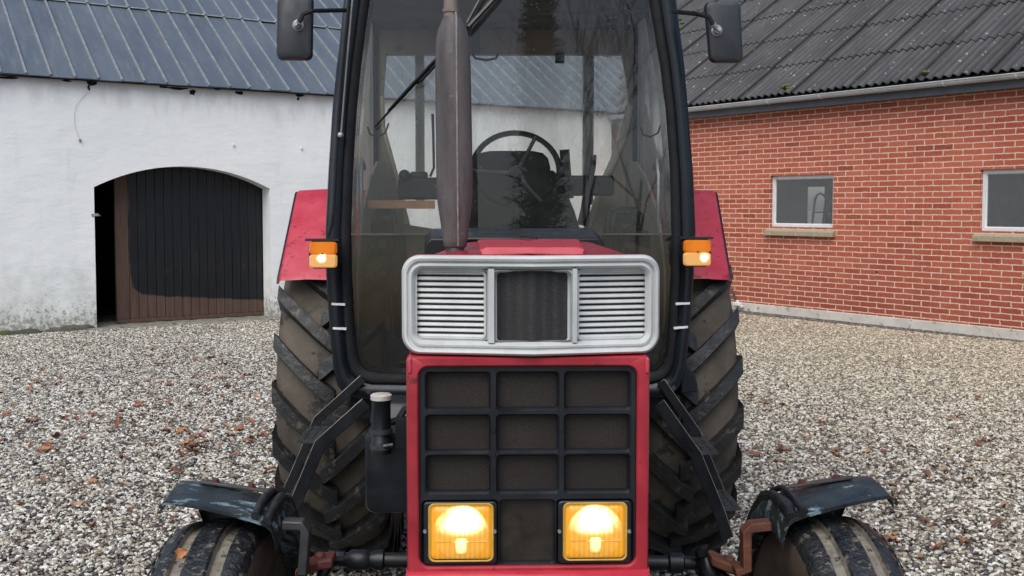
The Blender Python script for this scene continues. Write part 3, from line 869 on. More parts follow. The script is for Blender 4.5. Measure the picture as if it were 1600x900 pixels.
# fascia board and gutter
YF = -.20
zb0 = K(1600, 136, YF).z; zg = K(1600, 113, YF - .1).z
fb = MB(); fb.box(KX0 + .3, KX1 + .2, YF, YF + .025, zb0, zg - .02); fb.box(KX0 + .3, KX1 + .2, YF + .026, -.004, zb0 + .015, zb0 + .03)
fb.build('fascia_board', M['board'], bk, bevel=.003)
gt = MB(); gr_ = .058; loops = []
gc = (YF - gr_ - .004, zg - .004)
def gprof(x):
    pts = []
    for q in range(13):
        a = PI + PI * q / 12
        pts.append((x, gc[0] + gr_ * math.cos(a), gc[1] + gr_ * math.sin(a)))
    ins = []
    for q in range(12, -1, -1):
        a = PI + PI * q / 12
        ins.append((x, gc[0] + (gr_ - .006) * math.cos(a), gc[1] + (gr_ - .006) * math.sin(a)))
    return pts + ins
gt.loft([gprof(KX0 + .35), gprof(KX1 + .25)], True, True)
gt.tube([(KX0 + .35, gc[0] - gr_, gc[1]), (KX1 + .25, gc[0] - gr_, gc[1])], .009, 8)
gut = gt.build('gutter', M['gutter'], bk, smooth=50)
for q in range(18):
    x_ = KX0 + .6 + q * .93
    gb = MB(); pr = []
    for j in range(9):
        a = PI + PI * j / 8
        pr.append((x_, gc[0] + (gr_ + .006) * math.cos(a), gc[1] + (gr_ + .006) * math.sin(a)))
    gb.loft([pr, [(p_[0] + .022, p_[1], p_[2]) for p_ in pr]], closed=False)
    gb.build('gutter_bracket', M['white_frame'] if q % 3 else M['gutter'], gut, smooth=50, fix=False)
# corrugated roof in overlapping courses of sheets
PH = R(34); WV = .124; NPW = 8; ROWL = 1.05
def KP(x, s, up): return (x, -.27 + s * math.cos(PH) - up * math.sin(PH), zg + .035 + s * math.sin(PH) + up * math.cos(PH))
cr = MB(); X0 = -12.0; XN = 25.2
nw = int(XN / WV); KS = (KD / 2 + .27) / math.cos(PH)
sheet0 = 2.16; SW = WV * 8
rk = random.Random(9)
row = 0; s0 = 0.0
first_len = .36 + .58
while s0 < KS:
    s1 = min(s0 + (first_len if row == 0 else ROWL), KS)
    # each sheet is its own small grid, slightly tilted so that laps read as lines
    k0 = int((X0 - sheet0) / SW) - 1
    for k in range(k0, k0 + int(XN / SW) + 3):
        xa = sheet0 + k * SW; n_ = 8 * NPW
        js = rk.uniform(-.012, .012); ju = rk.uniform(0, .004)
        loops = []
        for q, s in enumerate((s0 - .0 + js, s0 + (s1 - s0) * .5, s1 + .08)):
            up = (.021, .011, .0)[q]
            loops.append([KP(xa - .004 + (SW + .008) * i / n_, s, up + ju + .021 * math.cos(2 * PI * i / NPW) + .020 * i / n_) for i in range(n_ + 1)])
        cr.loft(loops, closed=False)
        cr.loft([[(p_[0], p_[1], p_[2]) for p_ in loops[0]], [(p_[0], p_[1] + .004, p_[2] - .009) for p_ in loops[0]]], closed=False)
        cr.loft([[l_[-1] for l_ in loops], [(l_[-1][0] + .004, l_[-1][1] + .012, l_[-1][2] - .024) for l_ in loops]], closed=False)
    s0 = s1; row += 1
rz = KP(0, KS, 0)
cr.add([(X0, rz[1], rz[2]), (KX1 + .3, rz[1], rz[2]), (KX1 + .3, KD + .2, 3.1), (X0, KD + .2, 3.1)], [(0, 1, 2, 3)])
cr.add([KP(X0, .02, -.03), KP(KX1, .02, -.03), KP(KX1, KS, -.03), KP(X0, KS, -.03)], [(0, 1, 2, 3)])
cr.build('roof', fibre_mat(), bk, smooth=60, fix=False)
ms = MB(); rm = random.Random(2)
for (px, py) in ((1224, 136), (1229, 134), (1232, 138), (1446, 113), (1062, 30), (1066, 36), (1061, 45)):
    c0 = K(px, py, -.2 if py > 100 else 1.2)
    ms.lathe([(-.03, 0), (-.02, .03), (0, .045), (.02, .03), (.03, 0)], (c0.x, c0.y, c0.z), 'z', 8)
mo = ms.build('moss', M['moss'], bk)
# tap and pipe at the foot of the brick wall
tp_ = empty('wall_tap', (0, 0, 0)); p = K(1153, 474, -.05)
tag(tp_, 'small white tap with bent pipe low on the brick wall behind the rear tyre', 'tap')
wpt = Vector((*wp(BRICK, p.x, -.06), p.z)); tp_.location = wpt; tp_.rotation_euler = (0, 0, BRICK.rot)
pm = MB(); pm.tube([(-.16, .05, .20), (-.13, .0, .20), (-.06, -.01, .12), (-.03, -.01, .03), (.0, -.01, .0)], .016, 8); pm.build('pipe', M['dark_steel'], tp_)
pm = MB(); pm.box(-.06, .09, -.05, .03, -.035, .02); pm.box(.05, .12, -.03, .01, -.06, -.02); pm.lathe([(.0, .0), (.0, .03), (.02, .035), (.03, .0)], (0, 0, .02), 'z', 10); pm.build('tap_body', M['tap'], tp_, bevel=.01)
# step ladder indoors, seen through the first window
a, b, z0, z1 = win[0]
sl = empty('step_ladder', (*wp(BRICK, (a + b) / 2 + .06, .34), 0), BRICK.rot)
tag(sl, 'folding A-frame step ladder standing inside the left brick-wall window', 'ladder')
lm = MB()
for y in (0, .0):
    pass
for sx in (-1, 1):
    m_ = MB(); m_.tube([(sx * .30 - .03, .1, .3), (sx * .12 - .03, .1, 1.72)], .018, 8); m_.tube([(sx * .30 + .05, .25, .3), (sx * .02 + .05, .12, 1.72)], .018, 8); m_.build('rail', M['ladder'], sl)
m_ = MB()
for z in (.5, .75, 1.0, 1.25, 1.5):
    hw = .30 - (z - .3) / 1.42 * .18
    m_.box(-hw - .03, hw - .03, .07, .13, z, z + .02)
m_.build('tread', M['ladder'], sl)
m_ = MB(); m_.tube([(-.15, .1, 1.68), (-.12, .1, 1.76), (-.06, .1, 1.79), (.0, .1, 1.76), (.09, .1, 1.66)], .016, 8); m_.build('top_hoop', M['ladder'], sl)

# ================================================================== trees behind the photographer, mirrored in the windscreen
def conifer(x, y, h, r0, label):
    t = empty('conifer_tree', (x, y, 0)); tag(t, label, 'tree')
    tm = MB(); tm.tube([(0, 0, 0), (0, 0, h * .5), (0, 0, h)], [.28, .16, .02], 8); tm.build('trunk', M['bark'], t)
    cm = MB(); rg = random.Random(int(x * 7 + 3))
    for q in range(9000):
        z = h * (.12 + .88 * rg.random() ** .9); u = rg.uniform(0, 2 * PI); rad = r0 * (1 - z / h) ** .75 * (.75 + .5 * mnoise.noise((z * 1.3, u * 1.5, 3)))
        rho = rad * math.sqrt(rg.random()) * (1 + .25 * math.sin(5 * u + z * 2))
        p = Vector((rho * math.cos(u), rho * math.sin(u), z - rho * .35)); s = rg.uniform(.08, .20)
        d1 = Vector((math.cos(u), math.sin(u), rg.uniform(-.6, 1.2))) * s * 1.3; d2 = Vector((-math.sin(u), math.cos(u), rg.uniform(-.5, .5))) * s * .45
        cm.add([p - d1 - d2, p + d1 - d2 * .3, p + d1 + d2 * .3, p - d1 + d2], [(0, 1, 2, 3)])
    cm.build('crown', M['needles'], t, smooth=0, fix=False)
def bare_tree(x, y, h, seed, label):
    t = empty('bare_tree', (x, y, 0)); tag(t, label, 'tree', 'bare trees behind the photographer')
    rg = random.Random(seed); tm = MB(); cm = MB()
    def grow(p, d, L, r, lev):
        n = 3; pts = [p]; dd = d.copy()
        for _ in range(n):
            dd = (dd + Vector((rg.gauss(0, .13), rg.gauss(0, .13), .04))).normalized(); pts.append(pts[-1] + dd * L / n)
        (tm if lev == 0 else cm).tube(pts, [r * (1 - .45 * q / n) for q in range(n + 1)], 6 if lev < 2 else 4, cap=False)
        if lev >= 5: return
        for _ in range(3 if lev < 4 else 2):
            k = rg.uniform(.45, 1); pp = pts[0].lerp(pts[-1], k) if lev else pts[-1].lerp(pts[1], rg.uniform(0, .6))
            nd = (dd + Vector((rg.gauss(0, .5), rg.gauss(0, .5), rg.uniform(-.05, .35)))).normalized()
            grow(pp, nd, L * rg.uniform(.58, .78), r * .52, lev + 1)
    grow(Vector((0, 0, 0)), Vector((0, 0, 1)), h * .36, h * .006, 0)
    tm.build('trunk', M['bark'], t, fix=False); cm.build('crown', M['bark'], t, fix=False)
conifer(2.45, -25, 19, 1.25, 'tall dark conifer behind the photographer mirrored in the windscreen')
for q, (x, y, h) in enumerate(((4.6, -36, 20), (6.8, -34, 19), (9.4, -38, 21), (11.6, -33, 19), (3.4, -42, 22), (15, -36, 20))):
    bare_tree(x, y, h, 20 + q, 'leafless tree behind the photographer mirrored faintly in the windscreen')

# ================================================================== the tractor
tr = empty('tractor', TR.o, TR.rot)
tag(tr, 'old red farm tractor with black cab, grey grille and lit headlights', 'tractor')
def part(mb, name, mat, parent=tr, label=None, **kw):
    o = mb.build(name, mat, parent, **kw)
    if label: o['label'] = label
    return o

# ---------------------------------------------------------------- front panel with radiator grille and headlights
FY = -2.65
x0, x1, z0, z1, _ = rrp(636, 1016, 558, 905, 10, FY)
zb = T(826, 890, FY).z
ix0, ix1, iz0, iz1, ir_ = rrp(655, 996, 572, 887, 16, FY)
m = MB()
def o_(i, y): return rr(x0 + i, x1 - i, z0 + i * .2, z1 - i * .2, .006 + i, y)
m.loft([o_(0, FY + .22), o_(0, FY + .008), o_(.003, FY + .002), o_(.008, FY), rr(ix0 - .003, ix1 + .003, iz0 - .003, iz1 + .003, ir_ + .003, FY), rr(ix0, ix1, iz0, iz1, ir_, FY + .004), rr(ix0, ix1, iz0, iz1, ir_, FY + .03)])
fp = part(m, 'front_panel', M['red'], smooth=30)
# bulging lower lip
m = MB(); loops = []
for (y, z) in ((FY + .05, zb - .004), (FY - .004, zb - .002), (FY - .014, zb - .010), (FY - .02, zb - .03), (FY - .016, zb - .10), (FY - .004, zb - .16), (FY + .06, zb - .17)):
    loops.append([(x0 - .002, y + .012, z), (x0 + .006, y, z), (x0 + (x1 - x0) * .5, y - .004, z), (x1 - .006, y, z), (x1 + .002, y + .012, z)])
m.loft(loops, closed=False)
part(m, 'lower_lip', M['red_bright'], fp, smooth=60)
# small side flanges at the top corners
for sx, px in ((-1, 640), (1, 1012)):
    m = MB(); p = T(px, 575, FY - .004); m.box(p.x - .004, p.x + .004, FY - .003, FY + .05, p.z - .012, p.z + .02); part(m, 'corner_tab', M['red_faded'], fp, bevel=.003)
# black grille insert: nine openings above, lamp bay below
GY = FY + .012
gx0, gx1 = ix0 + .001, ix1 - .001
m = MB()
topz = iz1 - .001; botz = iz0 + .001
cols = [T(p, 700, GY).x for p in (667, 764, 778, 871, 884, 983)]
rows = [T(826, p, GY).z for p in (583, 639, 650, 705, 713, 769)]
lamp_top = T(826, 779, GY).z
def cell(cx0, cx1, cz0, cz1, hx0, hx1, hz0, hz1, r, yb):
    m.loft([rr(cx0, cx1, cz0, cz1, .0005, GY), rr(hx0 - .004, hx1 + .004, hz0 - .004, hz1 + .004, r + .003, GY), rr(hx0, hx1, hz0, hz1, r, GY + .006), rr(hx0, hx1, hz0, hz1, r, yb)])
cx = [gx0, (cols[1] + cols[2]) / 2, (cols[3] + cols[4]) / 2, gx1]
cz = [topz, (rows[1] + rows[2]) / 2, (rows[3] + rows[4]) / 2, lamp_top]
for i in range(3):
    for j in range(3):
        cell(cx[i], cx[i + 1], cz[j + 1], cz[j], cols[2 * i], cols[2 * i + 1], rows[2 * j + 1], rows[2 * j], .006, GY + .03)
# lamp bay: left, middle, right
lb = [gx0, T(780, 830, GY).x, T(868, 830, GY).x, gx1]
hz1 = T(826, 783, GY).z; hz0 = T(826, 880, GY).z
for i, (pa, pb) in enumerate(((661, 777), (782, 866), (871, 987))):
    cell(lb[i], lb[i + 1], botz, lamp_top, T(pa, 830, GY).x, T(pb, 830, GY).x, hz0, hz1, .008, GY + .05)
for px in (771, 878):
    for py in (672, 711):
        p = T(px, py, GY); m.lathe([(-.003, 0), (-.003, .004), (.0, .005)], (p.x, GY, p.z), 'y', 8)
# raised bright wear lines along the lower edge of each cell
gi_ = part(m, 'radiator_grille', M['black_plastic'], smooth=30, fix=False)
m = MB(); m.add([(gx0, GY + .028, lamp_top), (gx1, GY + .028, lamp_top), (gx1, GY + .028, topz), (gx0, GY + .028, topz)], [(0, 1, 2, 3)])
part(m, 'radiator_screen', M['mesh_brown'], gi_, smooth=0)
m = MB(); m.add([(lb[1], GY + .022, botz), (lb[2], GY + .022, botz), (lb[2], GY + .022, lamp_top), (lb[1], GY + .022, lamp_top)], [(0, 1, 2, 3)])
part(m, 'centre_plate', M['mesh_smoke'], gi_, smooth=0)
m = MB(); m.box(gx0, gx1, GY + .052, FY + .35, zb - .1, T(826, 560, GY).z)
part(m, 'radiator', M['black_paint'])
# headlights
for sx, (pa, pb), (la, lb_) in ((-1, (661, 777), (672, 769)), (1, (871, 987), (882, 977))):
    hx0, hx1 = T(pa, 830, GY).x + .001, T(pb, 830, GY).x - .001
    ax, bx = T(la, 830, GY).x, T(lb_, 830, GY).x
    az, bz = T(826, 873, GY).z, T(826, 787, GY).z
    m = MB(); y = GY - .003
    m.loft([rr(hx0, hx1, hz0, hz1, .008, y + .03), rr(hx0, hx1, hz0, hz1, .008, y), rr(hx0 + .002, hx1 - .002, hz0 + .002, hz1 - .002, .008, y - .002), rr(ax - .004, bx + .004, az - .004, bz + .004, .012, y - .002), rr(ax - .001, bx + .001, az - .001, bz + .001, .011, y + .003), rr(ax, bx, az, bz, .011, y + .012)])
    hb = part(m, 'headlight', M['black_plastic'], smooth=30, label='square headlight switched on, glowing yellow')
    cxm = (ax + bx) / 2; czm = (az + bz) / 2; w2 = (bx - ax) / 2; h2 = (bz - az) / 2
    mat = lamp_mat('headlight_glow', cxm + sx * -.002, czm + h2 * .42, w2 * .98, h2 * .72, (.92, .40, .032), (1, .88, .52), .62, 2.3, 620, (cxm, czm, w2 * .90))
    m = MB(); loops = []
    for k, (s, d) in enumerate(((1, .006), (.96, .001), (.86, -.004), (.6, -.0065), (.3, -.008), (.05, -.0085))):
        loops.append(rr(cxm - w2 * s, cxm + w2 * s, czm - h2 * s, czm + h2 * s, .011 * s, y + d))
    m.loft(loops, False, True)
    ln = part(m, 'lens', mat, hb, smooth=60)
    # lens rim tinted with lamp glow; bulb reflection below, built as a glowing shield
    m = MB(); m.loft([rr(ax - .0035, bx + .0035, az - .0035, bz + .0035, .0125, y - .0025), rr(ax - .002, bx + .002, az - .002, bz + .002, .012, y - .005), rr(ax + .001, bx - .001, az + .001, bz - .001, .011, y - .004)])
    part(m, 'lens_rim', simple('amber_lens_rim', (.5, .30, .05), (.6, .38, .08), 20, (.2, .3), .02, 50), hb, smooth=60)
    shm = lamp_mat('bulb_reflection', cxm, czm - .02, .02, .03, (.75, .36, .04), (1, .80, .36), .5, 1.3)
    m = MB(); q = y - .0095
    m.loft([rr(cxm - .011, cxm + .011, czm - h2 * .72, czm - h2 * .18, .004, q + .004), rr(cxm - .011, cxm + .011, czm - h2 * .72, czm - h2 * .18, .004, q), rr(cxm - .006, cxm + .006, czm - h2 * .66, czm - h2 * .24, .002, q - .001)], False, True)
    for k in (-1, 1):
        m.tube([(cxm + k * .012, q + .002, czm - h2 * .3), (cxm + k * w2 * .8, q + .004, czm - h2 * .32)], .0016, 5)
    part(m, 'bulb_reflection', shm, hb, smooth=40)
    for (px, py) in (((664, 830), (773, 830)) if sx < 0 else ((874, 830), (983, 830))):
        p = T(px, py, y); m = MB(); m.lathe([(-.006, 0), (-.006, .003), (-.002, .0045), (.0, .0045)], (p.x, y, p.z), 'y', 10); part(m, 'screw', M['chrome'], hb)

# ---------------------------------------------------------------- grey grille surround
SY = FY - .015
a0, a1, c0, c1, rad = rrp(624, 1040, 400, 559, 30, SY)
xc = (a0 + a1) / 2; hw = (a1 - a0) / 2
def vee(mb):
    mb.v = [(x, y + .045 * abs(x - xc) / hw + (.012 if abs(x - xc) / hw > .9 else 0) * (abs(x - xc) / hw - .9) / .1, z) for x, y, z in mb.v]
def s_(i, y, r=None): return rr(a0 + i, a1 - i, c0 + i, c1 - i, (rad - i * .7) if r is None else r, SY + y, 8)
m = MB()
rim = [s_(0, .022), s_(0, .012), s_(.002, .004), s_(.006, 0), s_(.011, .002), s_(.013, .008), s_(.015, .009), s_(.017, .005), s_(.021, .0045), s_(.024, .009), s_(.028, .022)]
# put vertices at the middle so that the vee is sharp
def addmid(l):
    out = []
    for i, p in enumerate(l):
        q = l[(i + 1) % len(l)]
        out.append(p)
        if (p.x - xc) * (q.x - xc) < 0 and abs(p.x - q.x) > .05: out.append(Vector((xc, p.y, p.z)))
    return out
rim = [addmid(l) for l in rim]
m.loft(rim)
ff = .022
bx0, bx1, bz0, bz1 = a0 + .028, a1 - .028, c0 + .028, c1 - .028
secs = [(bx0, T(767, 480, SY).x), (T(767, 480, SY).x, T(899, 480, SY).x), (T(899, 480, SY).x, bx1)]
vee_y = lambda x: 0
L0, L1 = T(642, 480, SY), T(758, 480, SY)
spec = [(645, 756, 428, 531), (777, 890, 428, 538), (908, 1019, 428, 532)]
for i, (sx0, sx1) in enumerate(secs):
    px0, px1, py0, py1 = spec[i]
    h0, h1 = T(px0, 480, SY).x, T(px1, 480, SY).x; e0, e1 = T(800, py1, SY).z, T(800, py0, SY).z
    if i == 0: r0, r1 = sx0 + .001, sx1
    def q_(x0_, x1_, z0_, z1_, r, y): return rr(x0_, x1_, z0_, z1_, r, SY + y, 4)
    pad = .007
    m.loft([q_(sx0, sx1, bz0, bz1, .018 if i != 1 else .0006, ff if i == 1 else ff),
            q_(sx0 + .004, sx1 - .004, bz0 + .003, bz1 - .003, .012, ff - (.010 if i == 1 else .002)),
            q_(h0 - pad, h1 + pad, e0 - pad * .8, e1 + pad * .8, .012, ff + .010),
            q_(h0 - pad * .6, h1 + pad * .6, e0 - pad * .6, e1 + pad * .6, .010, ff + (.004 if i != 1 else .012)),
            q_(h0, h1, e0, e1, .007, ff + (.004 if i != 1 else .016)), q_(h0, h1, e0, e1, .007, ff + .034)])
# upright posts beside the centre mesh
for pa, pb in ((757, 777), (890, 908)):
    xa, xb = T(pa, 480, SY).x, T(pb, 480, SY).x
    m.loft([[(xa + .004, SY + .030, bz0 - .002), (xa + .008, SY + .006, bz0 - .002), (xb - .006, SY + .006, bz0 - .002), (xb - .003, SY + .030, bz0 - .002)],
            [(xa + .004, SY + .030, bz1 + .002), (xa + .008, SY + .006, bz1 + .002), (xb - .006, SY + .006, bz1 + .002), (xb - .003, SY + .030, bz1 + .002)]])
vee(m)
gs = part(m, 'grille_surround', M['silver'], smooth=32, fix=False)
m = MB(); m.loft([addmid(s_(.008, .10)), addmid(s_(.003, .06)), addmid(s_(-.001, .03)), addmid(s_(.0005, .021))]); vee(m); part(m, 'grille_flange', M['red'], gs, smooth=40)
for i in (0, 2):
    px0, px1, py0, py1 = spec[i]
    h0, h1 = T(px0 + 2, 480, SY).x, T(px1 - 2, 480, SY).x; e0, e1 = T(800, py1 - 1, SY).z, T(800, py0 + 1, SY).z
    m = MB(); n = 11; pitch = (e1 - e0) / n
    for k in range(n + 1):
        zc = e0 + pitch * k
        hh = pitch * .355
        zlo, zhi = max(e0 - .003, zc - hh), min(e1 + .003, zc + hh)
        m.loft([[(x_, SY + ff + .026, zlo), (x_, SY + ff + .010, zlo), (x_, SY + ff + .0065, zlo + .002), (x_, SY + ff + .0085, zhi - .001), (x_, SY + ff + .026, zhi)] for x_ in (h0 - .003, h1 + .003)], True, True)
    vee(m); part(m, 'louvre', M['silver'], gs, smooth=30)
m = MB()
for i in range(3):
    px0, px1, py0, py1 = spec[i]
    h0, h1 = T(px0, 480, SY).x - .004, T(px1, 480, SY).x + .004; e0, e1 = T(800, py1, SY).z - .004, T(800, py0, SY).z + .004
    y = SY + ff + (.03 if i != 1 else .018)
    m.add([(h0, y, e0), ((h0 + h1) / 2, y, e0), (h1, y, e0), (h1, y, e1), ((h0 + h1) / 2, y, e1), (h0, y, e1)], [(0, 1, 4, 5), (1, 2, 3, 4)])
vee(m); part(m, 'grille_mesh', M['mesh_dark'], gs, smooth=0)

# ---------------------------------------------------------------- bonnet
HB = -1.16
m = MB(); loops = []
za = T(830, 401, SY).z
for k in range(9):
    u = k / 8; y = FY + .10 + (HB - FY - .10) * u
    wv = hw - .010 - .015 * u; zt = za - .008 - .012 * u * u; cw = .035; l = []
    xm = xc + (T(826, 380, HB).x - xc) * u
    l.append((xm - wv, y, z1 + .0)); l.append((xm - wv, y, zt - .05))
    for a in (180, 155, 130, 110): l.append((xm - wv + .055 + .055 * math.cos(R(a)), y, zt - .031 + .03 * math.sin(R(a))))
    l += [(xm - wv * .45, y, zt + .004), (xm, y, zt + .008), (xm + wv * .45, y, zt + .004)]
    for a in (70, 50, 25, 0): l.append((xm + wv - .055 + .055 * math.cos(R(a)), y, zt - .031 + .03 * math.sin(R(a))))
    l.append((xm + wv, y, zt - .05)); l.append((xm + wv, y, z1))
    loops.append(l)
m.loft(loops, False, True, closed=False)
bon = part(m, 'bonnet', M['red_wet'], smooth=40)
# raised centre panel on the bonnet
p0, p1 = T(750, 393, FY + .16), T(913, 393, FY + .16)
m = MB(); zf0 = T(830, 400, FY + .16).z; zf1 = T(830, 386, FY + .16).z
r0, r1 = T(746, 378, HB + .03).x, T(905, 378, HB + .03).x; zr = T(830, 374, HB + .02).z
m.loft([[(p0.x, FY + .16, zf0), (p1.x, FY + .16, zf0), (p1.x, FY + .158, zf1 - .003), (p1.x - .012, FY + .17, zf1), (p0.x + .012, FY + .17, zf1), (p0.x, FY + .158, zf1 - .003)],
        [(r0, HB + .02, zf0 - .02), (r1, HB + .02, zf0 - .02), (r1, HB + .02, zr - .003), (r1 - .012, HB + .02, zr), (r0 + .012, HB + .02, zr), (r0, HB + .02, zr - .003)]], True, True)
part(m, 'bonnet_ridge', M['red_bright'], bon, smooth=30, bevel=.004)
# engine block below the bonnet and the transmission down to the rear axle
m = MB()
m.box(-.19, .22, FY + .36, -1.0, .45, 1.28); m.box(-.14, .17, -1.0, .1, .42, .86)
part(m, 'engine_block', M['black_paint'], bevel=.02)

# ---------------------------------------------------------------- exhaust
EY = -2.15; sc_ = (T(800, 300, EY) - T(799, 300, EY)).x
m = MB()
prof = [(388, 14), (384, 18), (372, 19.5), (345, 23), (322, 26.5), (300, 28), (240, 28.3), (170, 28), (110, 27.5), (75, 26.5), (58, 25), (44, 21.5), (32, 16), (24, 12), (20, 11)]
loops = []
for py, hwp in prof:
    c = T(711.5 - (390 - py) * .013, py, EY); n = 28
    loops.append([(c.x + hwp * sc_ * math.cos(2 * PI * k / n), EY + hwp * sc_ * math.sin(2 * PI * k / n) * .9, c.z) for k in range(n)])
m.loft(loops, True, True)
ex = part(m, 'exhaust_silencer', M['exhaust'], smooth=60)
m = MB(); t0 = T(705, 22, EY); t1 = T(703, -150, EY)
m.lathe([(t0.z - .02, .0175), (t1.z, .0165), (t1.z, .013), (t1.z - .05, .012)], ((t0.x + t1.x) / 2, EY, 0), 'z', 18)
m.lathe([(t0.z + .004, .0175), (t0.z + .004, .020), (t0.z + .012, .020), (t0.z + .012, .0175)], ((t0.x + t1.x) / 2, EY, 0), 'z', 18)
part(m, 'exhaust_pipe', M['exhaust_pipe'], ex)
m = MB(); pts = []
for py, hwp in prof[1:]:
    c = T(716.5 - (390 - py) * .008, py, EY); off = (c.x - T(711.5 - (390 - py) * .013, py, EY).x)
    rr0 = hwp * sc_; dx = min(off, rr0 * .5)
    pts.append((c.x - off + dx, EY - .9 * math.sqrt(max(1e-6, rr0 * rr0 - dx * dx)) - .001, c.z))
m.tube(pts, .0024, 6); part(m, 'weld_seam', M['seam'], ex)
m = MB(); c = T(711, 390, EY)
m.lathe([(c.z - .06, .026), (c.z - .005, .024), (c.z + .006, .021), (c.z + .006, .017)], (c.x, EY, 0), 'z', 20); part(m, 'exhaust_collar', M['dark_steel'], ex)

# ---------------------------------------------------------------- cab
CY = -.90; TILT = .055
def tc_(px, py, off=0.):
    ly = CY + off
    for _ in range(3):
        p = T(px, py, ly); ly = CY + off + TILT * (p.z - .9)
    return p
OUT = [(566, -130), (548, -60), (535, 30), (525, 100), (518, 170), (511.5, 270), (507, 360), (508, 430), (514, 520), (520, 580), (526, 604), (539, 620), (562, 626), (690, 627), (800, 627), (910, 627), (1036, 624), (1052, 618), (1064, 606), (1072, 585), (1080, 520), (1086, 430), (1089, 360), (1085, 270), (1077, 170), (1071, 100), (1062, 30), (1052, -60), (1036, -130), (910, -146), (800, -147), (690, -146)]
INN = [(592, -105), (583, -50), (572, 30), (563, 100), (556, 170), (550, 270), (547, 360), (548, 430), (552, 510), (556, 550), (561, 568), (571, 580), (592, 585), (690, 587), (800, 587), (910, 587), (1008, 585), (1028, 581), (1038, 570), (1043, 552), (1047, 510), (1051, 430), (1051, 360), (1049, 270), (1042, 170), (1033, 100), (1021, 30), (1008, -50), (997, -105), (910, -114), (800, -115), (690, -114)]
OUTW = [tc_(*p) for p in OUT]; INW = [tc_(*p) for p in INN]
def lerpl(u, off):
    return [Vector((a.x + (b.x - a.x) * u, a.y + (b.y - a.y) * u + off, a.z + (b.z - a.z) * u)) for a, b in zip(OUTW, INW)]
m = MB()
m.loft([lerpl(0, .16), lerpl(-.02, .05), lerpl(0, .022), lerpl(.06, .006), lerpl(.2, -.004), lerpl(.36, -.006), lerpl(.5, -.002), lerpl(.6, .006), lerpl(.64, .010)])
m.loft([lerpl(1.02, .05), lerpl(1.02, .03), lerpl(1.0, .16)])
# rear frame, side sills, rear posts and top rails
RY = .42; RW = .665; zt, zs = 2.58, .90; rcx = .012
for sx in (-1, 1):
    xo = rcx + sx * RW
    m.box(min(xo, xo - sx * .05), max(xo, xo - sx * .05), RY - .09, RY, zs, zt)
    fo = max(OUTW, key=lambda v: v.x * sx).x - sx * .02
    for (za_, zb_) in ((zs, zs + .06), (zt - .10, zt)):
        f2 = fo if za_ < 2 else [tc_(566, -120), tc_(1036, -120)][sx > 0].x + sx * .005
        m.loft([[(f2, CY + .17, za_), (f2 - sx * .04, CY + .17, za_), (f2 - sx * .04, CY + .17, zb_), (f2, CY + .17, zb_)], [(xo, RY - .09, za_), (xo - sx * .04, RY - .09, za_), (xo - sx * .04, RY - .09, zb_), (xo, RY - .09, zb_)]], True, True)
cab = part(m, 'cab_frame', M['frame_paint'], smooth=45, fix=True)
m = MB(); m.loft([lerpl(.62, .008), lerpl(.65, .003), lerpl(.72, .001), lerpl(.80, .002), lerpl(.90, .005), lerpl(1.0, .012), lerpl(1.02, .02)])
part(m, 'windscreen_gasket', M['rubber'], cab, smooth=50)
# roof
m = MB(); loops = []
def rl2(inset, z):
    l = []
    X0_, X1_, Y0_, Y1_ = -.66 + inset, .69 - inset, CY + .0 + inset, RY + .08 - inset; r = .12
    for cx_, cy_, a0_ in ((X1_ - r, Y1_ - r, 0), (X0_ + r, Y1_ - r, 90), (X0_ + r, Y0_ + r, 180), (X1_ - r, Y0_ + r, 270)):
        for k in range(6): l.append((cx_ + r * math.cos(R(a0_ + 18 * k)), cy_ + r * math.sin(R(a0_ + 18 * k)), z))
    return l
m.loft([rl2(.03, 2.57), rl2(0, 2.60), rl2(0, 2.66), rl2(.04, 2.71), rl2(.14, 2.735)], True, True)
part(m, 'cab_roof', M['red'], smooth=50)
m = MB(); m.box(-.60, .63, CY + .14, RY - .1, 2.44, 2.55); part(m, 'roof_lining', M['lining_dark'], cab, bevel=.02)
# windscreen in two panes
zsplit = tc_(800, 366).z
def pane(zlo, zhi, off, name, mat, u=.99):
    l = [Vector((a.x + (b.x - a.x) * u, a.y + (b.y - a.y) * u + off, a.z + (b.z - a.z) * u)) for a, b in zip(OUTW, INW)]
    bm = bmesh.new(); vs = [bm.verts.new(p) for p in l]; bm.faces.new(vs)
    bmesh.ops.triangulate(bm, faces=bm.faces)
    for zc, outer in ((zlo, False), (zhi, True)):
        if zc is None: continue
        gm = bm.verts[:] + bm.edges[:] + bm.faces[:]
        bmesh.ops.bisect_plane(bm, geom=gm, plane_co=(0, 0, zc), plane_no=(0, 0, 1), clear_outer=outer, clear_inner=not outer)
    me = bpy.data.meshes.new(name); bm.to_mesh(me); bm.free(); me.materials.append(mat)
    o = bpy.data.objects.new(name, me); COL.objects.link(o); o.parent = cab
    return o
pane(zsplit, None, .022, 'windscreen', M['windscreen'])
pane(None, zsplit - .002, .026, 'lower_windscreen', M['lower_glass'])
m = MB(); a = tc_(548, 366); b = tc_(1050, 366)
m.box(a.x, b.x, a.y + .012, a.y + .03, zsplit - .004, zsplit + .003); part(m, 'glass_joint', M['olive'], cab)
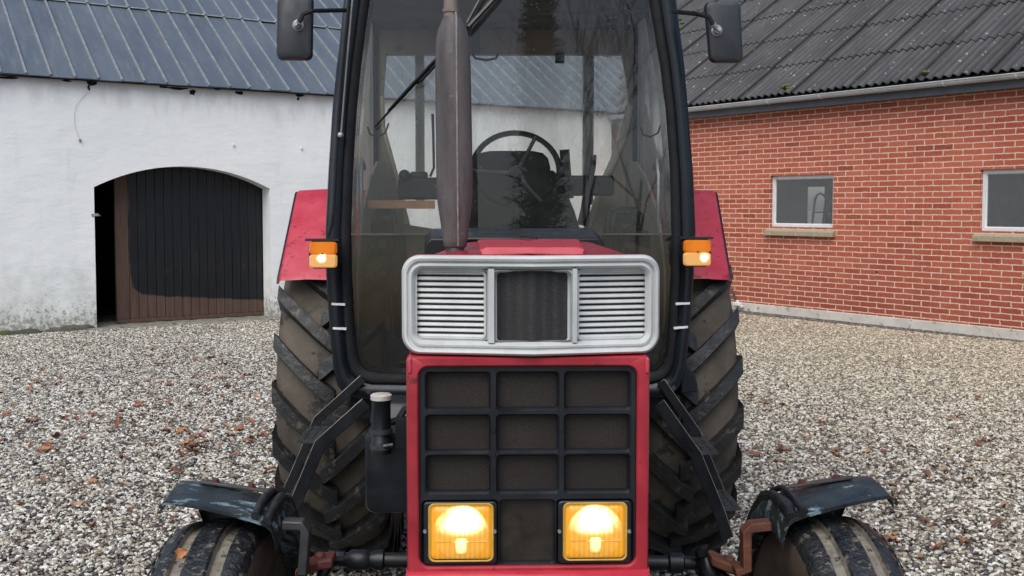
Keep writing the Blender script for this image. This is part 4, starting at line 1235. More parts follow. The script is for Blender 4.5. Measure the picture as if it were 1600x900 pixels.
# side doors: glass above, dark panel below, handle rail
for sx in (-1, 1):
    idx = range(0, 13) if sx < 0 else range(28, 15, -1)
    f = [OUTW[i] + Vector((-sx * .025, .165, 0)) for i in idx]
    up_ = [(p.x, p.y, p.z) for p in f]
    bk_ = [(rcx + sx * (RW - .03), RY - .09, p.z) for p in f]
    gl_ = [i for i, p in enumerate(f) if p.z > 1.18]; lo_ = [i for i, p in enumerate(f) if p.z < 1.50]
    m = MB(); m.loft([[up_[i] for i in gl_], [bk_[i] for i in gl_]], closed=False); sd_ = part(m, 'door_glass', M['side_glass'], cab, smooth=60, fix=False)
    m = MB(); m.loft([[(up_[i][0] - sx * .012, up_[i][1], up_[i][2]) for i in lo_], [(bk_[i][0] - sx * .012, bk_[i][1], bk_[i][2]) for i in lo_]], closed=False)
    part(m, 'door_panel', M['olive'], cab, smooth=60, fix=False)
    m = MB(); xd = f[5].x - sx * .07
    m.tube([(xd - sx * .005, CY + .35, 1.75), (xd, CY + .30, 1.78), (xd, CY + .27, 1.72), (xd, CY + .27, 1.50), (xd, CY + .30, 1.46)], .011, 8); part(m, 'grab_handle', M['steel'], cab)
    # curved rubber loop hanging beside the handle
    m = MB(); c = T(590 if sx < 0 else 1016, 212, CY + .4)
    m.tube([(c.x - .04, CY + .4, c.z + .035), (c.x - .03, CY + .4, c.z + .005), (c.x, CY + .4, c.z - .005), (c.x + .03, CY + .4, c.z + .01), (c.x + .045, CY + .4, c.z + .05)], .004, 6); part(m, 'cable', M['rubber'], cab)
for sx in (-1, 1):
    m = MB(); xw = rcx + sx * .592
    m.prism([(xw, y, z) for y, z in ((-.78, .97), (-.76, 1.36), (-.62, 1.56), (-.30, 1.72), (.0, 1.80), (.33, 1.82), (.33, .97))], (sx * -.012, 0, 0))
    part(m, 'wheel_arch_cover', M['lining'], cab, bevel=.004)
# rear wall with its window opening
RWY = RY - .07
def rw(px, py, y=RWY): return T(px, py, y)
OPEN = [(603, 85), (972, 85), (980, 120), (984, 170), (972, 215), (957, 250), (938, 292), (926, 330), (915, 356), (800, 360), (690, 360), (640, 352), (632, 320), (624, 288), (611, 240), (600, 200), (598, 150), (600, 120)]
BND = [(560, -60), (1030, -60), (1036, 60), (1040, 150), (1042, 215), (1042, 250), (1042, 292), (1042, 330), (1042, 420), (800, 470), (690, 470), (600, 440), (548, 330), (546, 288), (546, 240), (546, 200), (548, 150), (552, 60)]
m = MB(); ol = [rw(*p) for p in OPEN]; bl_ = [rw(*p) for p in BND]
m.loft([ol, bl_]); m.loft([[p + Vector((0, .05, 0)) for p in ol], ol])
part(m, 'rear_wall', M['lining'], cab, smooth=30)
m = MB(); m.tube([rw(px, py, RWY - .01) for px, py in ((984, 165), (974, 215), (959, 250), (940, 292), (928, 330), (916, 360))], .018, 8)
m.tube([rw(px, py, RWY - .01) for px, py in ((597, 150), (599, 200), (610, 240), (623, 288), (631, 320), (634, 350))], .010, 8)
part(m, 'wheel_arch_trim', M['beige'], cab)
m = MB(); l = [p + Vector((0, .052, 0)) for p in ol]; m.add(l, [tuple(range(len(l)))]); part(m, 'rear_window', M['rear_glass'], cab, smooth=0)
m = MB()
for px, hwp in ((656, 7.0), (919, 8.5)):
    p = rw(px, 180, RWY + .075); q = hwp / 321
    m.box(p.x - q, p.x + q, RWY + .06, RWY + .10, rw(px, 320).z, rw(px, 70).z)
part(m, 'rear_post', M['black_paint'], cab, bevel=.006)
# hitch gear, tank and levers seen through the glass
m = MB()
def bx_(pa, pb, ya, yb, ly, d=.06, mi=0): a = T(pa, yb, ly); b = T(pb, ya, ly); m.box(a.x, b.x, ly, ly + d, a.z, b.z, mi)
bx_(622, 690, 277, 312, .1); bx_(858, 960, 274, 306, .1); bx_(640, 668, 268, 280, .1)
p = T(632, 275, .08); m.lathe([(-.03, 0), (-.025, .022), (.0, .028), (.025, .022), (.03, 0)], p, 'z', 10)
part(m, 'rear_console', M['black_paint'], cab, bevel=.012)
m = MB()
def lev(pts, r, ly): m.tube([T(px, py, ly) for px, py in pts], r, 8)
lev(((882, 234), (884, 262), (888, 290), (892, 310)), [.022, .022, .018, .014], -.1)
lev(((676, 178), (677, 210), (678, 262), (672, 276)), [.007, .006, .006, .006], .0)
lev(((928, 242), (926, 262), (920, 300), (912, 345)), [.012, .014, .010, .010], -.05)
lev(((918, 300), (914, 330), (908, 352)), [.02, .022, .02], .0)
part(m, 'lever', M['black_plastic'], cab)
m = MB(); m.box(-.62, .64, CY + .16, RWY, .93, .96); part(m, 'cab_floor', M['lining_dark'], cab)
m = MB()
for (pa, pb, ya, yb, ly) in ((590, 602, 374, 388, CY + .35),):
    bx_(pa, pb, ya, yb, ly, .02)
lev(((626, 366), (632, 420), (640, 470)), .016, CY + .3)
lev(((556, 452), (566, 462), (575, 462), (576, 448)), .004, CY + .3)
part(m, 'pedal_linkage', M['black_plastic'], cab)
m = MB(); m.box(T(880, 480, CY + .5).x, T(1035, 480, CY + .5).x, CY + .5, CY + .56, .96, T(900, 372, CY + .5).z - .14); part(m, 'inner_panel', M['olive'], cab, bevel=.02)
# cowl between bonnet and windscreen
m = MB(); ca = T(664, 420, CY - .2); cb = T(944, 420, CY - .2)
zc1 = T(800, 357, CY - .02).z; zc0 = T(800, 366, CY - .2).z
m.loft([[(ca.x, CY - .22, 1.2), (cb.x, CY - .22, 1.2), (cb.x, CY - .22, zc0 - .035), (cb.x - .02, CY - .22, zc0 - .012), (ca.x + .02, CY - .22, zc0 - .012), (ca.x, CY - .22, zc0 - .035)],
        [(ca.x - .012, CY + .03, 1.2), (cb.x + .012, CY + .03, 1.2), (cb.x + .012, CY + .03, zc1 - .03), (cb.x - .02, CY + .03, zc1), (ca.x + .02, CY + .03, zc1), (ca.x - .012, CY + .03, zc1 - .03)]], True, True)
m.box(T(720, 372, CY - .23).x, T(840, 372, CY - .23).x, CY - .24, CY - .225, T(800, 378, CY - .23).z, T(800, 370, CY - .23).z)
part(m, 'cowl', M['black_paint'], cab, bevel=.012)
# dashboard and steering wheel
m = MB(); a = T(740, 362, CY + .25); b = T(905, 362, CY + .25)
m.box(a.x, b.x, CY + .08, CY + .34, 1.15, zc1 + .005); part(m, 'dashboard', M['seat'], cab, bevel=.02)
SWY = CY + .42; c = T(806, 266, SWY); rs = 68 / ((T(900, 266, SWY).x - T(800, 266, SWY).x) ** -1 * 100)
m = MB(); tl = R(28)
def swp(a, r, o=0.): # wheel plane leaning back
    return (c.x + r * math.cos(a), c.y + r * math.sin(a) * math.sin(tl) + o * math.cos(tl) * -1, c.z + r * math.sin(a) * math.cos(tl) - o * math.sin(tl) * 1)
n = 48; ring = [swp(2 * PI * k / n, rs) for k in range(n)]; loops = []
for k in range(n):
    a = 2 * PI * k / n; l = []
    for j in range(10):
        b_ = 2 * PI * j / 10; l.append(swp(a, rs + .0125 * math.cos(b_), .0125 * math.sin(b_)))
    loops.append(l)
m.loft(loops + [loops[0]])
sw = part(m, 'steering_wheel', M['seat'], smooth=60)
for a in (62, 180, 305):
    m = MB(); m.tube([swp(R(a), rs), swp(R(a), rs * .5, .02), swp(R(a), rs * .1, .03)], [.008, .008, .012], 8); part(m, 'spoke', M['lining_dark'], sw)
m = MB(); m.lathe([(-.02, .0), (-.02, .03), (.02, .032), (.02, 0)], swp(0, 0, .03), 'y', 16); m.tube([swp(0, 0, .04), (c.x, CY + .25, zc1 - .03)], .022, 10); part(m, 'steering_column', M['seat'], sw)
# seat
SY_ = -.05; scx = T(800, 300, SY_).x; k_ = (T(900, 300, SY_).x - T(800, 300, SY_).x) / 100
m = MB(); loops = []
for py, hwp, y in ((470, 110, .0), (360, 107, .0), (330, 98, .01), (295, 84, .03), (274, 74, .05), (266, 66, .06)):
    z = T(800, py, SY_).z; l = []
    for q in range(24):
        a = 2 * PI * q / 24; sgn = lambda v: (abs(v) ** .5) * (1 if v >= 0 else -1)
        l.append((scx + hwp * k_ * sgn(math.cos(a)), SY_ + y + .06 * sgn(math.sin(a)), z))
    loops.append(l)
m.loft(loops, True, True); seat = part(m, 'seat', M['seat'], smooth=60)
m = MB(); loops = []
for py, hwp in ((278, 58), (262, 62), (246, 58), (238, 50), (235, 36)):
    z = T(800, py, SY_).z; l = []
    for q in range(24):
        a = 2 * PI * q / 24; l.append((scx + hwp * k_ * sgn(math.cos(a)), SY_ + .08 + .045 * sgn(math.sin(a)), z))
    loops.append(l)
m.loft(loops, True, True); part(m, 'headrest', M['seat'], seat, smooth=60)
m = MB(); z = T(800, 395, SY_).z; m.box(scx - .24, scx + .24, SY_ - .42, SY_ - .02, z - .1, z); m.box(scx - .12, scx + .12, SY_ - .3, SY_, .96, z - .1); part(m, 'seat_cushion', M['seat'], seat, bevel=.04, bseg=3)
# air pipe up the left post with its bright rod, plain bead on the right
def post(pts, r, mat, name, off, n=10):
    m = MB(); m.tube([tc_(px, py, off) for px, py in pts], r, n); return part(m, name, mat, cab, smooth=60)
post(((548, -60), (541, 20), (533, 100), (527, 170), (522, 250), (519, 320), (517, 350), (513, 366)), [.013, .013, .013, .013, .013, .012, .010, .004], M['mirror_plastic'], 'door_hinge_tube', -.004)
post(((556, -60), (549, 20), (541, 110), (533, 206)), .0035, M['chrome_line'], 'stay_rod', -.022, 6)
m = MB(); p = tc_(532, 211, -.026); m.lathe([(-.012, 0), (-.010, .008), (.0, .012), (.010, .009), (.014, 0)], p, 'y', 12); part(m, 'stay_knob', M['steel'], cab)
#post(((1046, -60), (1056, 30), (1064, 100), (1070, 170), (1076, 270), (1079, 350), (1078, 366)), [.013, .013, .013, .013, .012, .010, .004], M['frame_paint'], 'door_hinge_tube', -.002)
# white tape marks
for (pa, ya, pb, yb) in ((518, 475, 539, 476), (520, 513, 541, 514), (1056, 475, 1078, 474), (1053, 513, 1075, 511)):
    a = tc_(pa, ya, -.010); b = tc_(pb, yb, -.010); m = MB()
    d = .004
    m.add([(a.x, a.y, a.z - d), (b.x, b.y, b.z - d), (b.x, b.y, b.z + d), (a.x, a.y, a.z + d), (a.x, a.y + .012, a.z - d), (b.x, b.y + .012, b.z - d), (b.x, b.y + .012, b.z + d), (a.x, a.y + .012, a.z + d)], [(0, 1, 2, 3), (4, 5, 6, 7), (0, 1, 5, 4), (3, 2, 6, 7), (0, 3, 7, 4), (1, 2, 6, 5)])
    part(m, 'tape_mark', M['white_tape'], cab, smooth=0)
# cab foot bolts and corner brackets
m = MB(); bolts = [(576, 612), (1052, 606), (556, 634)]
for px, py in bolts:
    p = tc_(px, py, -.004); m.lathe([(-.006, 0), (-.006, .009), (.004, .010)], p, 'y', 6)
part(m, 'cab_bolt', M['dark_steel'], cab)
for sx, pts in ((1, ((1062, 560), (1086, 585), (1090, 600), (1090, 612), (1064, 616))),):
    m = MB(); m.prism([tc_(px, py, .02) for px, py in pts], (0, .06, 0)); part(m, 'foot_bracket', M['frame_paint'], cab, bevel=.006)
m = MB(); a = T(545, 640, CY + .1); b = T(1060, 640, CY + .1); m.box(a.x, b.x, CY + .06, CY + .9, .80, .895); part(m, 'cab_subframe', M['black_paint'], bevel=.01)
# wiper
m = MB(); W = lambda px, py, o=-.03: tc_(px, py, o)
m.tube([W(800, -40, -.03), W(778, -8, -.04), (W(745, 28, -.05)), W(732, 42, -.05)], .009, 6)
m.tube([W(778, -40, -.03), W(752, -5, -.04), W(730, 36, -.05)], .006, 6)
wi = part(m, 'wiper_arm', M['black_plastic'])
m = MB(); m.tube([W(742, 30, -.045), W(682, 93, -.03), W(634, 146, -.022), W(585, 199, -.016)], [.005, .0065, .006, .004], 6)
m.tube([W(690, 82, -.04), W(668, 106, -.046), W(640, 136, -.04), W(606, 173, -.022)], [.004, .006, .006, .003], 6)
m.tube([W(690, 92, -.032), W(660, 124, -.042), W(652, 130, -.03)], .006, 6)
part(m, 'wiper_blade', M['rubber'], wi)
m = MB(); p0_ = tc_(738, 92, .05); m.tube([tc_(738, 84, .06), tc_(743, 91, .07), tc_(760, 94, .07), tc_(775, 91, .07), tc_(778, 84, .06)], .005, 6); bx_(736, 750, 36, 84, CY + .12, .015); bx_(868, 882, 82, 98, RWY - .03, .03); part(m, 'wiper_motor_bracket', M['rubber'], cab)
# mirrors
for sx in (-1, 1):
    MY = CY - .12
    if sx < 0: cs = [(436, -6), (486, -6), (484, 88), (476, 93), (434, 91), (431, 40)]; stem = [(540, 16), (487, 17), (474, 22), (468, 34)]; kp = (464, 38); mm = (432, 487, -8, 93)
    else: cs = []; stem = [(1052, 18), (1090, 22), (1108, 27), (1114, 38)]; kp = (1122, 46); mm = (1101, 1162, 2, 97)
    u0, u1, v0, v1, rr_2 = rrp(*mm, 9, MY)
    m = MB()
    def shp(i, y):
        l = rr(u0 + i, u1 - i, v0 + i, v1 - i, rr_2, MY + y, 6)
        if sx > 0: return [Vector((p.x + (.022 * (v1 - p.z) / (v1 - v0) if p.x < (u0 + u1) / 2 else (.012 * (v1 - p.z) / (v1 - v0) - .008)), p.y, p.z)) for p in l]
        return [Vector((p.x + (.006 * (p.z - v0) / (v1 - v0) - .003), p.y, p.z)) for p in l]
    m.loft([shp(.004, .035), shp(0, .03), shp(0, .016), shp(.004, .004), shp(.012, 0)], False, True)
    mi = part(m, 'side_mirror', M['mirror_plastic'], smooth=40)
    m = MB(); l = shp(.006, .034); m.add(l, [tuple(range(len(l)))]); part(m, 'mirror_glass', M['chrome'], mi, smooth=0)
    m = MB(); pts = [T(px, py, (CY - .02) if i == 0 else MY - .03) for i, (px, py) in enumerate(stem)]
    m.tube(pts, .0078, 8); part(m, 'mirror_arm', M['black_paint'], mi)
    m = MB(); p = T(*kp, MY - .02); e = pts[-1]
    m.lathe([(-.022, 0), (-.02, .012), (-.004, .014), (.0, .02), (.02, .024)], (p.x, MY, p.z), 'y', 14); m.tube([e, (p.x, MY - .018, p.z)], .010, 8); m.lathe([(-.034, 0), (-.034, .007), (-.02, .008)], (p.x - sx * -.002, MY, p.z), 'y', 8)
    part(m, 'mirror_clamp', M['steel'], mi)
# ---------------------------------------------------------------- turn signals
for sx, (pa, pb, ya, yb), hs in ((-1, (482, 528, 376, 420), (504, 403)), (1, (1066, 1112, 373, 417), (1099, 402))):
    IY = CY - .09
    u0, u1, v0, v1, r_ = rrp(pa, pb, ya, yb, 10, IY)
    m = MB()
    m.loft([rr(u0, u1, v0, v1, r_, IY + .08), rr(u0, u1, v0, v1, r_, IY + .01), rr(u0 + .003, u1 - .003, v0 + .003, v1 - .003, r_, IY + .006), rr(u0 + .005, u1 - .005, v0 + .005, v1 - .005, r_ * .8, IY + .014)], True)
    m.box(u0 - .010, u1 + .004, IY - .012, IY + .07, v1 - .001, v1 + .006)
    ts = part(m, 'turn_signal', M['black_plastic'], smooth=40, label='two-tone indicator lamp with pale lower half lit')
    zm = v0 + (v1 - v0) * .52
    h = T(*hs, IY)
    am = lamp_mat('amber_lens', (u0 + u1) / 2, zm + .02, .05, .04, (.80, .20, .012), (.85, .26, .02), .40, .10)
    pm_ = lamp_mat('pale_lens', h.x, h.z, .021, .020, (.88, .46, .15), (1, .90, .62), .52, 2.2)
    g = .0045
    for nm, mat, q0, q1 in (('amber_lens', am, zm, v1 - g), ('clear_lens', pm_, v0 + g, zm - .0012)):
        m = MB(); m.loft([rr(u0 + g, u1 - g, q0, q1, .010, IY + .012), rr(u0 + g, u1 - g, q0, q1, .010, IY - .010), rr(u0 + g + .005, u1 - g - .005, q0 + .004, q1 - .004, .009, IY - .017)], False, True)
        part(m, nm, mat, ts, smooth=40)
    m = MB(); p = ((u0 + u1) / 2, IY - .0165, zm + .002); m.lathe([(-.003, 0), (-.003, .003), (.0, .004)], p, 'y', 8); part(m, 'screw', M['red_rust'], ts)

# ---------------------------------------------------------------- rear fenders
for sx in (-1, 1):
    if sx < 0: ob, ot = T(435, 438, -.66).x, T(463, 299, -.16).x
    else: ob, ot = T(1141, 432, -.66).x, T(1119, 293, -.16).x
    zb_, zt_ = T(470, 437, -.66).z, T(485, 298, -.16).z
    xi = sx * .60
    th_ = .006
    pr = [(-.665, zb_ - .004), (-.655, zb_ + .012), (-.17, zt_ - .012), (-.15, zt_), (-.12, zt_ + .002), (.35, zt_), (.62, zt_ - .16), (.80, zt_ - .36)]
    m = MB(); mid = .88
    def xo_(y): return ob + (ot - ob) * min(1, (y + .66) / .5)
    l_in = [(xi, y, z) for y, z in pr]; l_m = [(xi + (xo_(y) - xi) * .6, y - .006, z + .006) for y, z in pr]; l_o = [(xo_(y) - sx * .01, y, z) for y, z in pr]; l_e = [(xo_(y), y + .006, z - .006) for y, z in pr]; l_s = [(xo_(y) + sx * .002, y + .03, max(z - .03, zb_ - .004)) for y, z in pr]
    l_u = [(xo_(y) - sx * .02, y + .04, max(z - .03, zb_ - .002)) for y, z in pr]; l_ui = [(xi, y + .03, max(z - .02, zb_ - .002)) for y, z in pr]
    m.loft([l_in, l_m, l_o, l_e, l_s, l_u, l_ui], closed=False)
    fd = part(m, 'rear_fender', M['red_faded'], smooth=35)
    # dark rolled edge along the outside
    m = MB(); m.tube([(x_ + sx * .003, y, z - .004) for x_, y, z in l_e], .0055, 6); part(m, 'fender_edge', M['black_paint'], fd)
    # inner side sheet down beside the cab
    m = MB(); m.loft([[(xi, y, z - .02) for y, z in pr], [(xi, y, max(.85, z - .5)) for y, z in pr]], closed=False); part(m, 'inner_sheet', M['lining_dark'], fd, fix=False)

# ---------------------------------------------------------------- rear wheels
RR = .80; AZ = .80
def rear_wheel(sx):
    cxw = (T(423, 655, -.76).x + T(600, 655, -.76).x) / 2 if sx < 0 else (T(1165, 655, -.76).x + T(988, 655, -.76).x) / 2
    hwid = .213
    root = empty('rear_wheel', (cxw, 0, AZ)); root.parent = tr
    m = MB()
    prof = [(-.165, .44), (-.185, .46), (-.21, .55), (-hwid, .62), (-.208, .69), (-.196, .725), (-.17, .745), (-.1, .754), (0, .757), (.1, .754), (.17, .745), (.196, .725), (.208, .69), (hwid, .62), (.21, .55), (.185, .46), (.165, .44)]
    m.lathe(prof, (0, 0, 0), 'x', 96, 0)
    NL = 24; rt = random.Random(int(sx + 5))
    def rs_(x): # carcass radius at x
        ax_ = abs(x)
        for (a, ra), (b, rb_) in zip([(0, .757), (.1, .754), (.17, .745), (.196, .725), (.208, .69)], [(.1, .754), (.17, .745), (.196, .725), (.208, .69), (.2135, .62)]):
            if ax_ <= b: return ra + (rb_ - ra) * (ax_ - a) / (b - a)
        return .62
    for side in (-1, 1):
        for k in range(NL):
            ph0 = 2 * PI * (k + (.5 if side > 0 else 0)) / NL + .10
            # stations: (x, angle offset, half width base, half width top, base radius, top radius)
            st = [(.216, .070, .024, .016, .60, .665), (.217, .040, .036, .026, .66, .735), (.207, .012, .040, .031, .70, .785), (.17, -.045, .040, .031, .735, .796), (.11, -.125, .039, .030, .74, .800), (.045, -.205, .039, .030, .745, .801), (-.012, -.262, .042, .033, .745, .798), (-.030, -.278, .040, .031, .745, .792)]
            loops = []
            for (x_, da, hb_, ht_, rb_, rt_) in st:
                l = []; X = side * x_
                for (hh, rr2) in ((-hb_, rb_), (-ht_, rt_), (ht_, rt_), (hb_, rb_)):
                    a = ph0 + da + hh / .78
                    l.append((X, -rr2 * math.cos(a), rr2 * math.sin(a)))
                loops.append(l)
            m.loft(loops, True, True, True, 1)
    part(m, 'tyre', [M['tyre'], M['lug']], root, smooth=40, bevel=.006, bseg=1, fix=True)
    m = MB()
    m.lathe([(-.17, .455), (-.175, .44), (-.15, .43), (-.12, .40), (-.02, .38), (-.0, .30), (.04, .20), (.06, .12), (.06, 0)] if sx < 0 else [(.17, .455), (.175, .44), (.15, .43), (.12, .40), (.02, .38), (0, .30), (-.04, .20), (-.06, .12), (-.06, 0)], (0, 0, 0), 'x', 48)
    m.lathe([(.17, .455), (.15, .43), (-.15, .43), (-.17, .455)], (0, 0, 0), 'x', 48)
    for k in range(8):
        a = 2 * PI * k / 8; m.lathe([(-.02, 0), (-.02, .012), (.03, .012), (.03, 0)], (sx * .05, .15 * math.cos(a), .15 * math.sin(a)), 'x', 6)
    part(m, 'rim', M['rim'], root, smooth=40)
rear_wheel(-1); rear_wheel(1)
m = MB(); m.tube([(-.72, 0, AZ), (-.3, 0, AZ), (.3, 0, AZ), (.72, 0, AZ)], [.07, .12, .12, .07], 16); part(m, 'rear_axle', M['black_paint'])

# ---------------------------------------------------------------- front axle, wheels and mudguards
FAY = 2.50 - 4.75; FR = .418
fcx = {-1: T(336, 872, FAY).x, 1: T(1301, 872, FAY).x}
for sx in (-1, 1):
    root = empty('front_wheel', (fcx[sx], FAY, FR)); root.parent = tr
    m = MB()
    # ribbed tyre: three ribs with two light grooves
    def seg(prof, mi): m.lathe(prof, (0, 0, 0), 'x', 72, mi)
    seg([(-.080, .20), (-.095, .24), (-.112, .31), (-.113, .345), (-.108, .372)], 2)
    seg([(.080, .20), (.095, .24), (.112, .31), (.113, .345), (.108, .372)], 2)
    seg([(-.108, .372), (-.102, .392), (-.090, .402), (-.066, .410), (-.060, .408)], 0)
    seg([(.108, .372), (.102, .392), (.090, .402), (.066, .410), (.060, .408)], 0)
    seg([(-.060, .408), (-.057, .396), (-.032, .398), (-.029, .412)], 1)
    seg([(.060, .408), (.057, .396), (.032, .398), (.029, .412)], 1)
    seg([(-.029, .412), (-.024, .418), (.024, .418), (.029, .412)], 0)
    # blocks on the shoulders
    for k in range(48):
        a = 2 * PI * k / 48
        for s2 in (sx,):
            l = []
            for (x_, r_) in ((.100, .394), (.113, .372), (.114, .350)):
                l.append([(s2 * (x_ + dx), -(r_ + .003) * math.cos(a + da), (r_ + .003) * math.sin(a + da)) for da, dx in ((-.022, 0), (.022, 0), (.018, .004), (-.018, .004))])
            m.loft(l, True, True, True, 0)
    part(m, 'tyre', [M['tread_black'], M['tread_groove'], M['side_brown']], root, smooth=40)
    m = MB(); m.lathe([(.085, .21), (.08, .19), (.05, .18), (.03, .1), (.06, .06), (.06, 0)], (0, 0, 0), 'x', 32); m.lathe([(-.085, .21), (-.08, .19), (-.05, .18), (.03, .1)], (0, 0, 0), 'x', 32); part(m, 'rim', M['rim'], root)
    # mudguard: plate over the tyre whose inner edge turns down and whose tail drops behind it
    gc_ = Vector((fcx[sx] + (.018 if sx < 0 else 0), FAY, FR))
    xin, xout = (.135, -.140)          # towards the machine, away from it
    m = MB(); loops_t = []; loops_b = []
    st = [(84, .468), (90, .474), (97, .482), (104, .488), (114, .488), (128, .486), (145, .484), (165, .482), (185, .482)]
    rg = random.Random(3 + sx)
    prof_u = [(-1.0, -.020), (-.97, -.004), (-.9, .006), (-.6, .008), (-.2, .006), (.2, .002), (.6, -.004), (.84, -.010), (.93, -.020), (.985, -.042), (1.0, -.075)]
    for ai, (a, rad_) in enumerate(st):
        lt = []; lb2 = []
        for (u, dr_) in prof_u:
            X = -sx * (xin * u if u > 0 else -xout * u) ; X = -sx * u * .138
            lift = (-u) * .018
            rr3 = rad_ + dr_ + lift + rg.uniform(-.001, .001)
            fwd = .02 * u if ai < 3 else 0
            for (lst, dd) in ((lt, 0), (lb2, -.009)):
                lst.append((gc_.x + X, gc_.y - (rr3 + dd) * math.cos(R(a)) - fwd, gc_.z + (rr3 + dd) * math.sin(R(a))))
        loops_t.append(lt + lb2[::-1])
    m.loft(loops_t, True, True)
    gd = part(m, 'front_mudguard', [M['guard']], smooth=50)
    # dark folded bead along the inner edge
    m = MB(); m.tube([(gc_.x - sx * .118, gc_.y - (r_ - .022 + rg.uniform(-.003, .003)) * math.cos(R(a)) - (.012 if i < 3 else 0), gc_.z + (r_ - .022 + rg.uniform(-.003, .003)) * math.sin(R(a))) for i, (a, r_) in enumerate(st)], [rg.uniform(.011, .019) for _ in st], 8)
    m.tube([(gc_.x - sx * .094, gc_.y - (r_ - .010) * math.cos(R(a)) - (.02 if i < 3 else 0), gc_.z + (r_ - .006) * math.sin(R(a))) for i, (a, r_) in enumerate(st)], [rg.uniform(.007, .012) for _ in st], 8)
    part(m, 'mudguard_bead', M['guard_edge'], gd, smooth=60)
    m = MB(); a = R(101)
    def gp(u, da, up): return Vector((gc_.x - sx * u * .138, gc_.y - (.492 + up - u * .018) * math.cos(a + da), gc_.z + (.492 + up - u * .018) * math.sin(a + da)))
    for k, (u0_, u1_) in enumerate(((-.55, .70),)):
        m.loft([[gp(u0_, -.035, .002), gp(u0_, .035, .002), gp(u0_, .035, .010), gp(u0_, -.035, .010)], [gp(u1_, -.035, .0), gp(u1_, .035, .0), gp(u1_, .035, .008), gp(u1_, -.035, .008)]], True, True)
    part(m, 'clamp_strip', M['dark_steel'], gd, bevel=.002)
    for u in (-.28, .36):
        m = MB(); p = gp(u, 0, .009); m.lathe([(-.004, .011), (.002, .012), (.002, .008), (.008, .008), (.009, 0)], p, 'z', 6); part(m, 'bolt', M['red_rust'], gd, smooth=20)
    # flat-bar bracket that carries the guard
    m = MB(); by = FAY - .02
    if sx < 0: pts = [(440, 822), (470, 823), (476, 832), (471, 900)]
    else: pts = [(1206, 823), (1176, 826), (1168, 833), (1169, 892), (1150, 896)]
    P3 = [T(px, py, by) for px, py in pts]
    hwid2 = .011; loops = []
    for i, p in enumerate(P3):
        d = (P3[min(i + 1, len(P3) - 1)] - P3[max(i - 1, 0)]).normalized(); nrm = Vector((-d.z, 0, d.x)) * hwid2
        loops.append([p + nrm, p - nrm, p - nrm + Vector((0, .04, 0)), p + nrm + Vector((0, .04, 0))])
    m.loft(loops, True, True); part(m, 'mudguard_bracket', M['dark_steel'] if sx < 0 else M['rust'], gd, bevel=.003)
# axle beam, kingpins, steering arms, track rod
m = MB(); m.box(-.52, .56, FAY - .06, FAY + .06, .40, .50); part(m, 'front_axle', M['black_paint'], bevel=.012)
TY = FAY + .16
for sx in (-1, 1):
    m = MB(); xk = fcx[sx] - sx * .18
    m.lathe([(.30, .03), (.42, .045), (.55, .045), (.58, .03), (.60, 0)], (xk, FAY, 0), 'z', 14); m.tube([(xk, FAY, FR), (fcx[sx], FAY, FR)], .04, 12)
    part(m, 'kingpin', M['dark_steel'])
    m = MB()
    if sx < 0: q = [(464, 892), (500, 878), (522, 874)]
    else: q = [(1164, 892), (1140, 884), (1108, 870)]
    P3 = [T(px, py, FAY + (.02 if i == 0 else .10)) for i, (px, py) in enumerate(q)]
    m.loft([[p + Vector((0, -.03, -.014)), p + Vector((0, .04, -.014)), p + Vector((0, .04, .012)), p + Vector((0, -.03, .012))] for p in P3], True, True)
    p = P3[1]; m.lathe([(.0, .016), (.022, .016), (.026, 0)], p, 'z', 6)
    part(m, 'steering_arm', M['red_rust'] if sx < 0 else M['rust'], bevel=.006)
    m = MB()
    if sx < 0: b0_ = T(520, 872, TY)
    else: b0_ = T(1098, 868, TY)
    if sx < 0:
        m.tube([b0_ + Vector(v) for v in ((-.03, -.02, -.05), (-.012, -.01, -.01), (.0, 0, .0), (.03, 0, 0))], [.012, .02, .023, .018], 10); m.lathe([(.0, .012), (.03, .012), (.032, .009), (.036, 0)], b0_ + Vector((-.03, -.02, -.02)), 'z', 8)
    else:
        d_ = Vector((-.36, .1, .93)); p = b0_ + Vector((.012, -.03, -.03))
        m.tube([p - d_ * .05, p - d_ * .03, p, p + d_ * .03, p + d_ * .04, p + d_ * .045, p + d_ * .062, p + d_ * .066], [.02, .03, .034, .024, .016, .022, .022, .010], 10)
        m.tube([p + Vector((.0, 0, 0)), p + Vector((.04, -.01, -.03)), p + Vector((.06, -.02, -.08))], [.026, .024, .02], 8)
    part(m, 'ball_joint', M['black_paint'])
m = MB(); a = T(520, 874, TY); b = T(1100, 880, TY); d = b - a
rad_r = [(0, .016), (.04, .018), (.05, .026), (.09, .026), (.10, .020), (.12, .026), (.135, .026), (.14, .019), (.86, .019), (.90, .019), (.905, .027), (.94, .027), (.945, .018), (1, .016)]
m.tube([a + d * u for u, _ in rad_r], [r for _, r in rad_r], 14); part(m, 'track_rod', M['black_paint'], smooth=40)

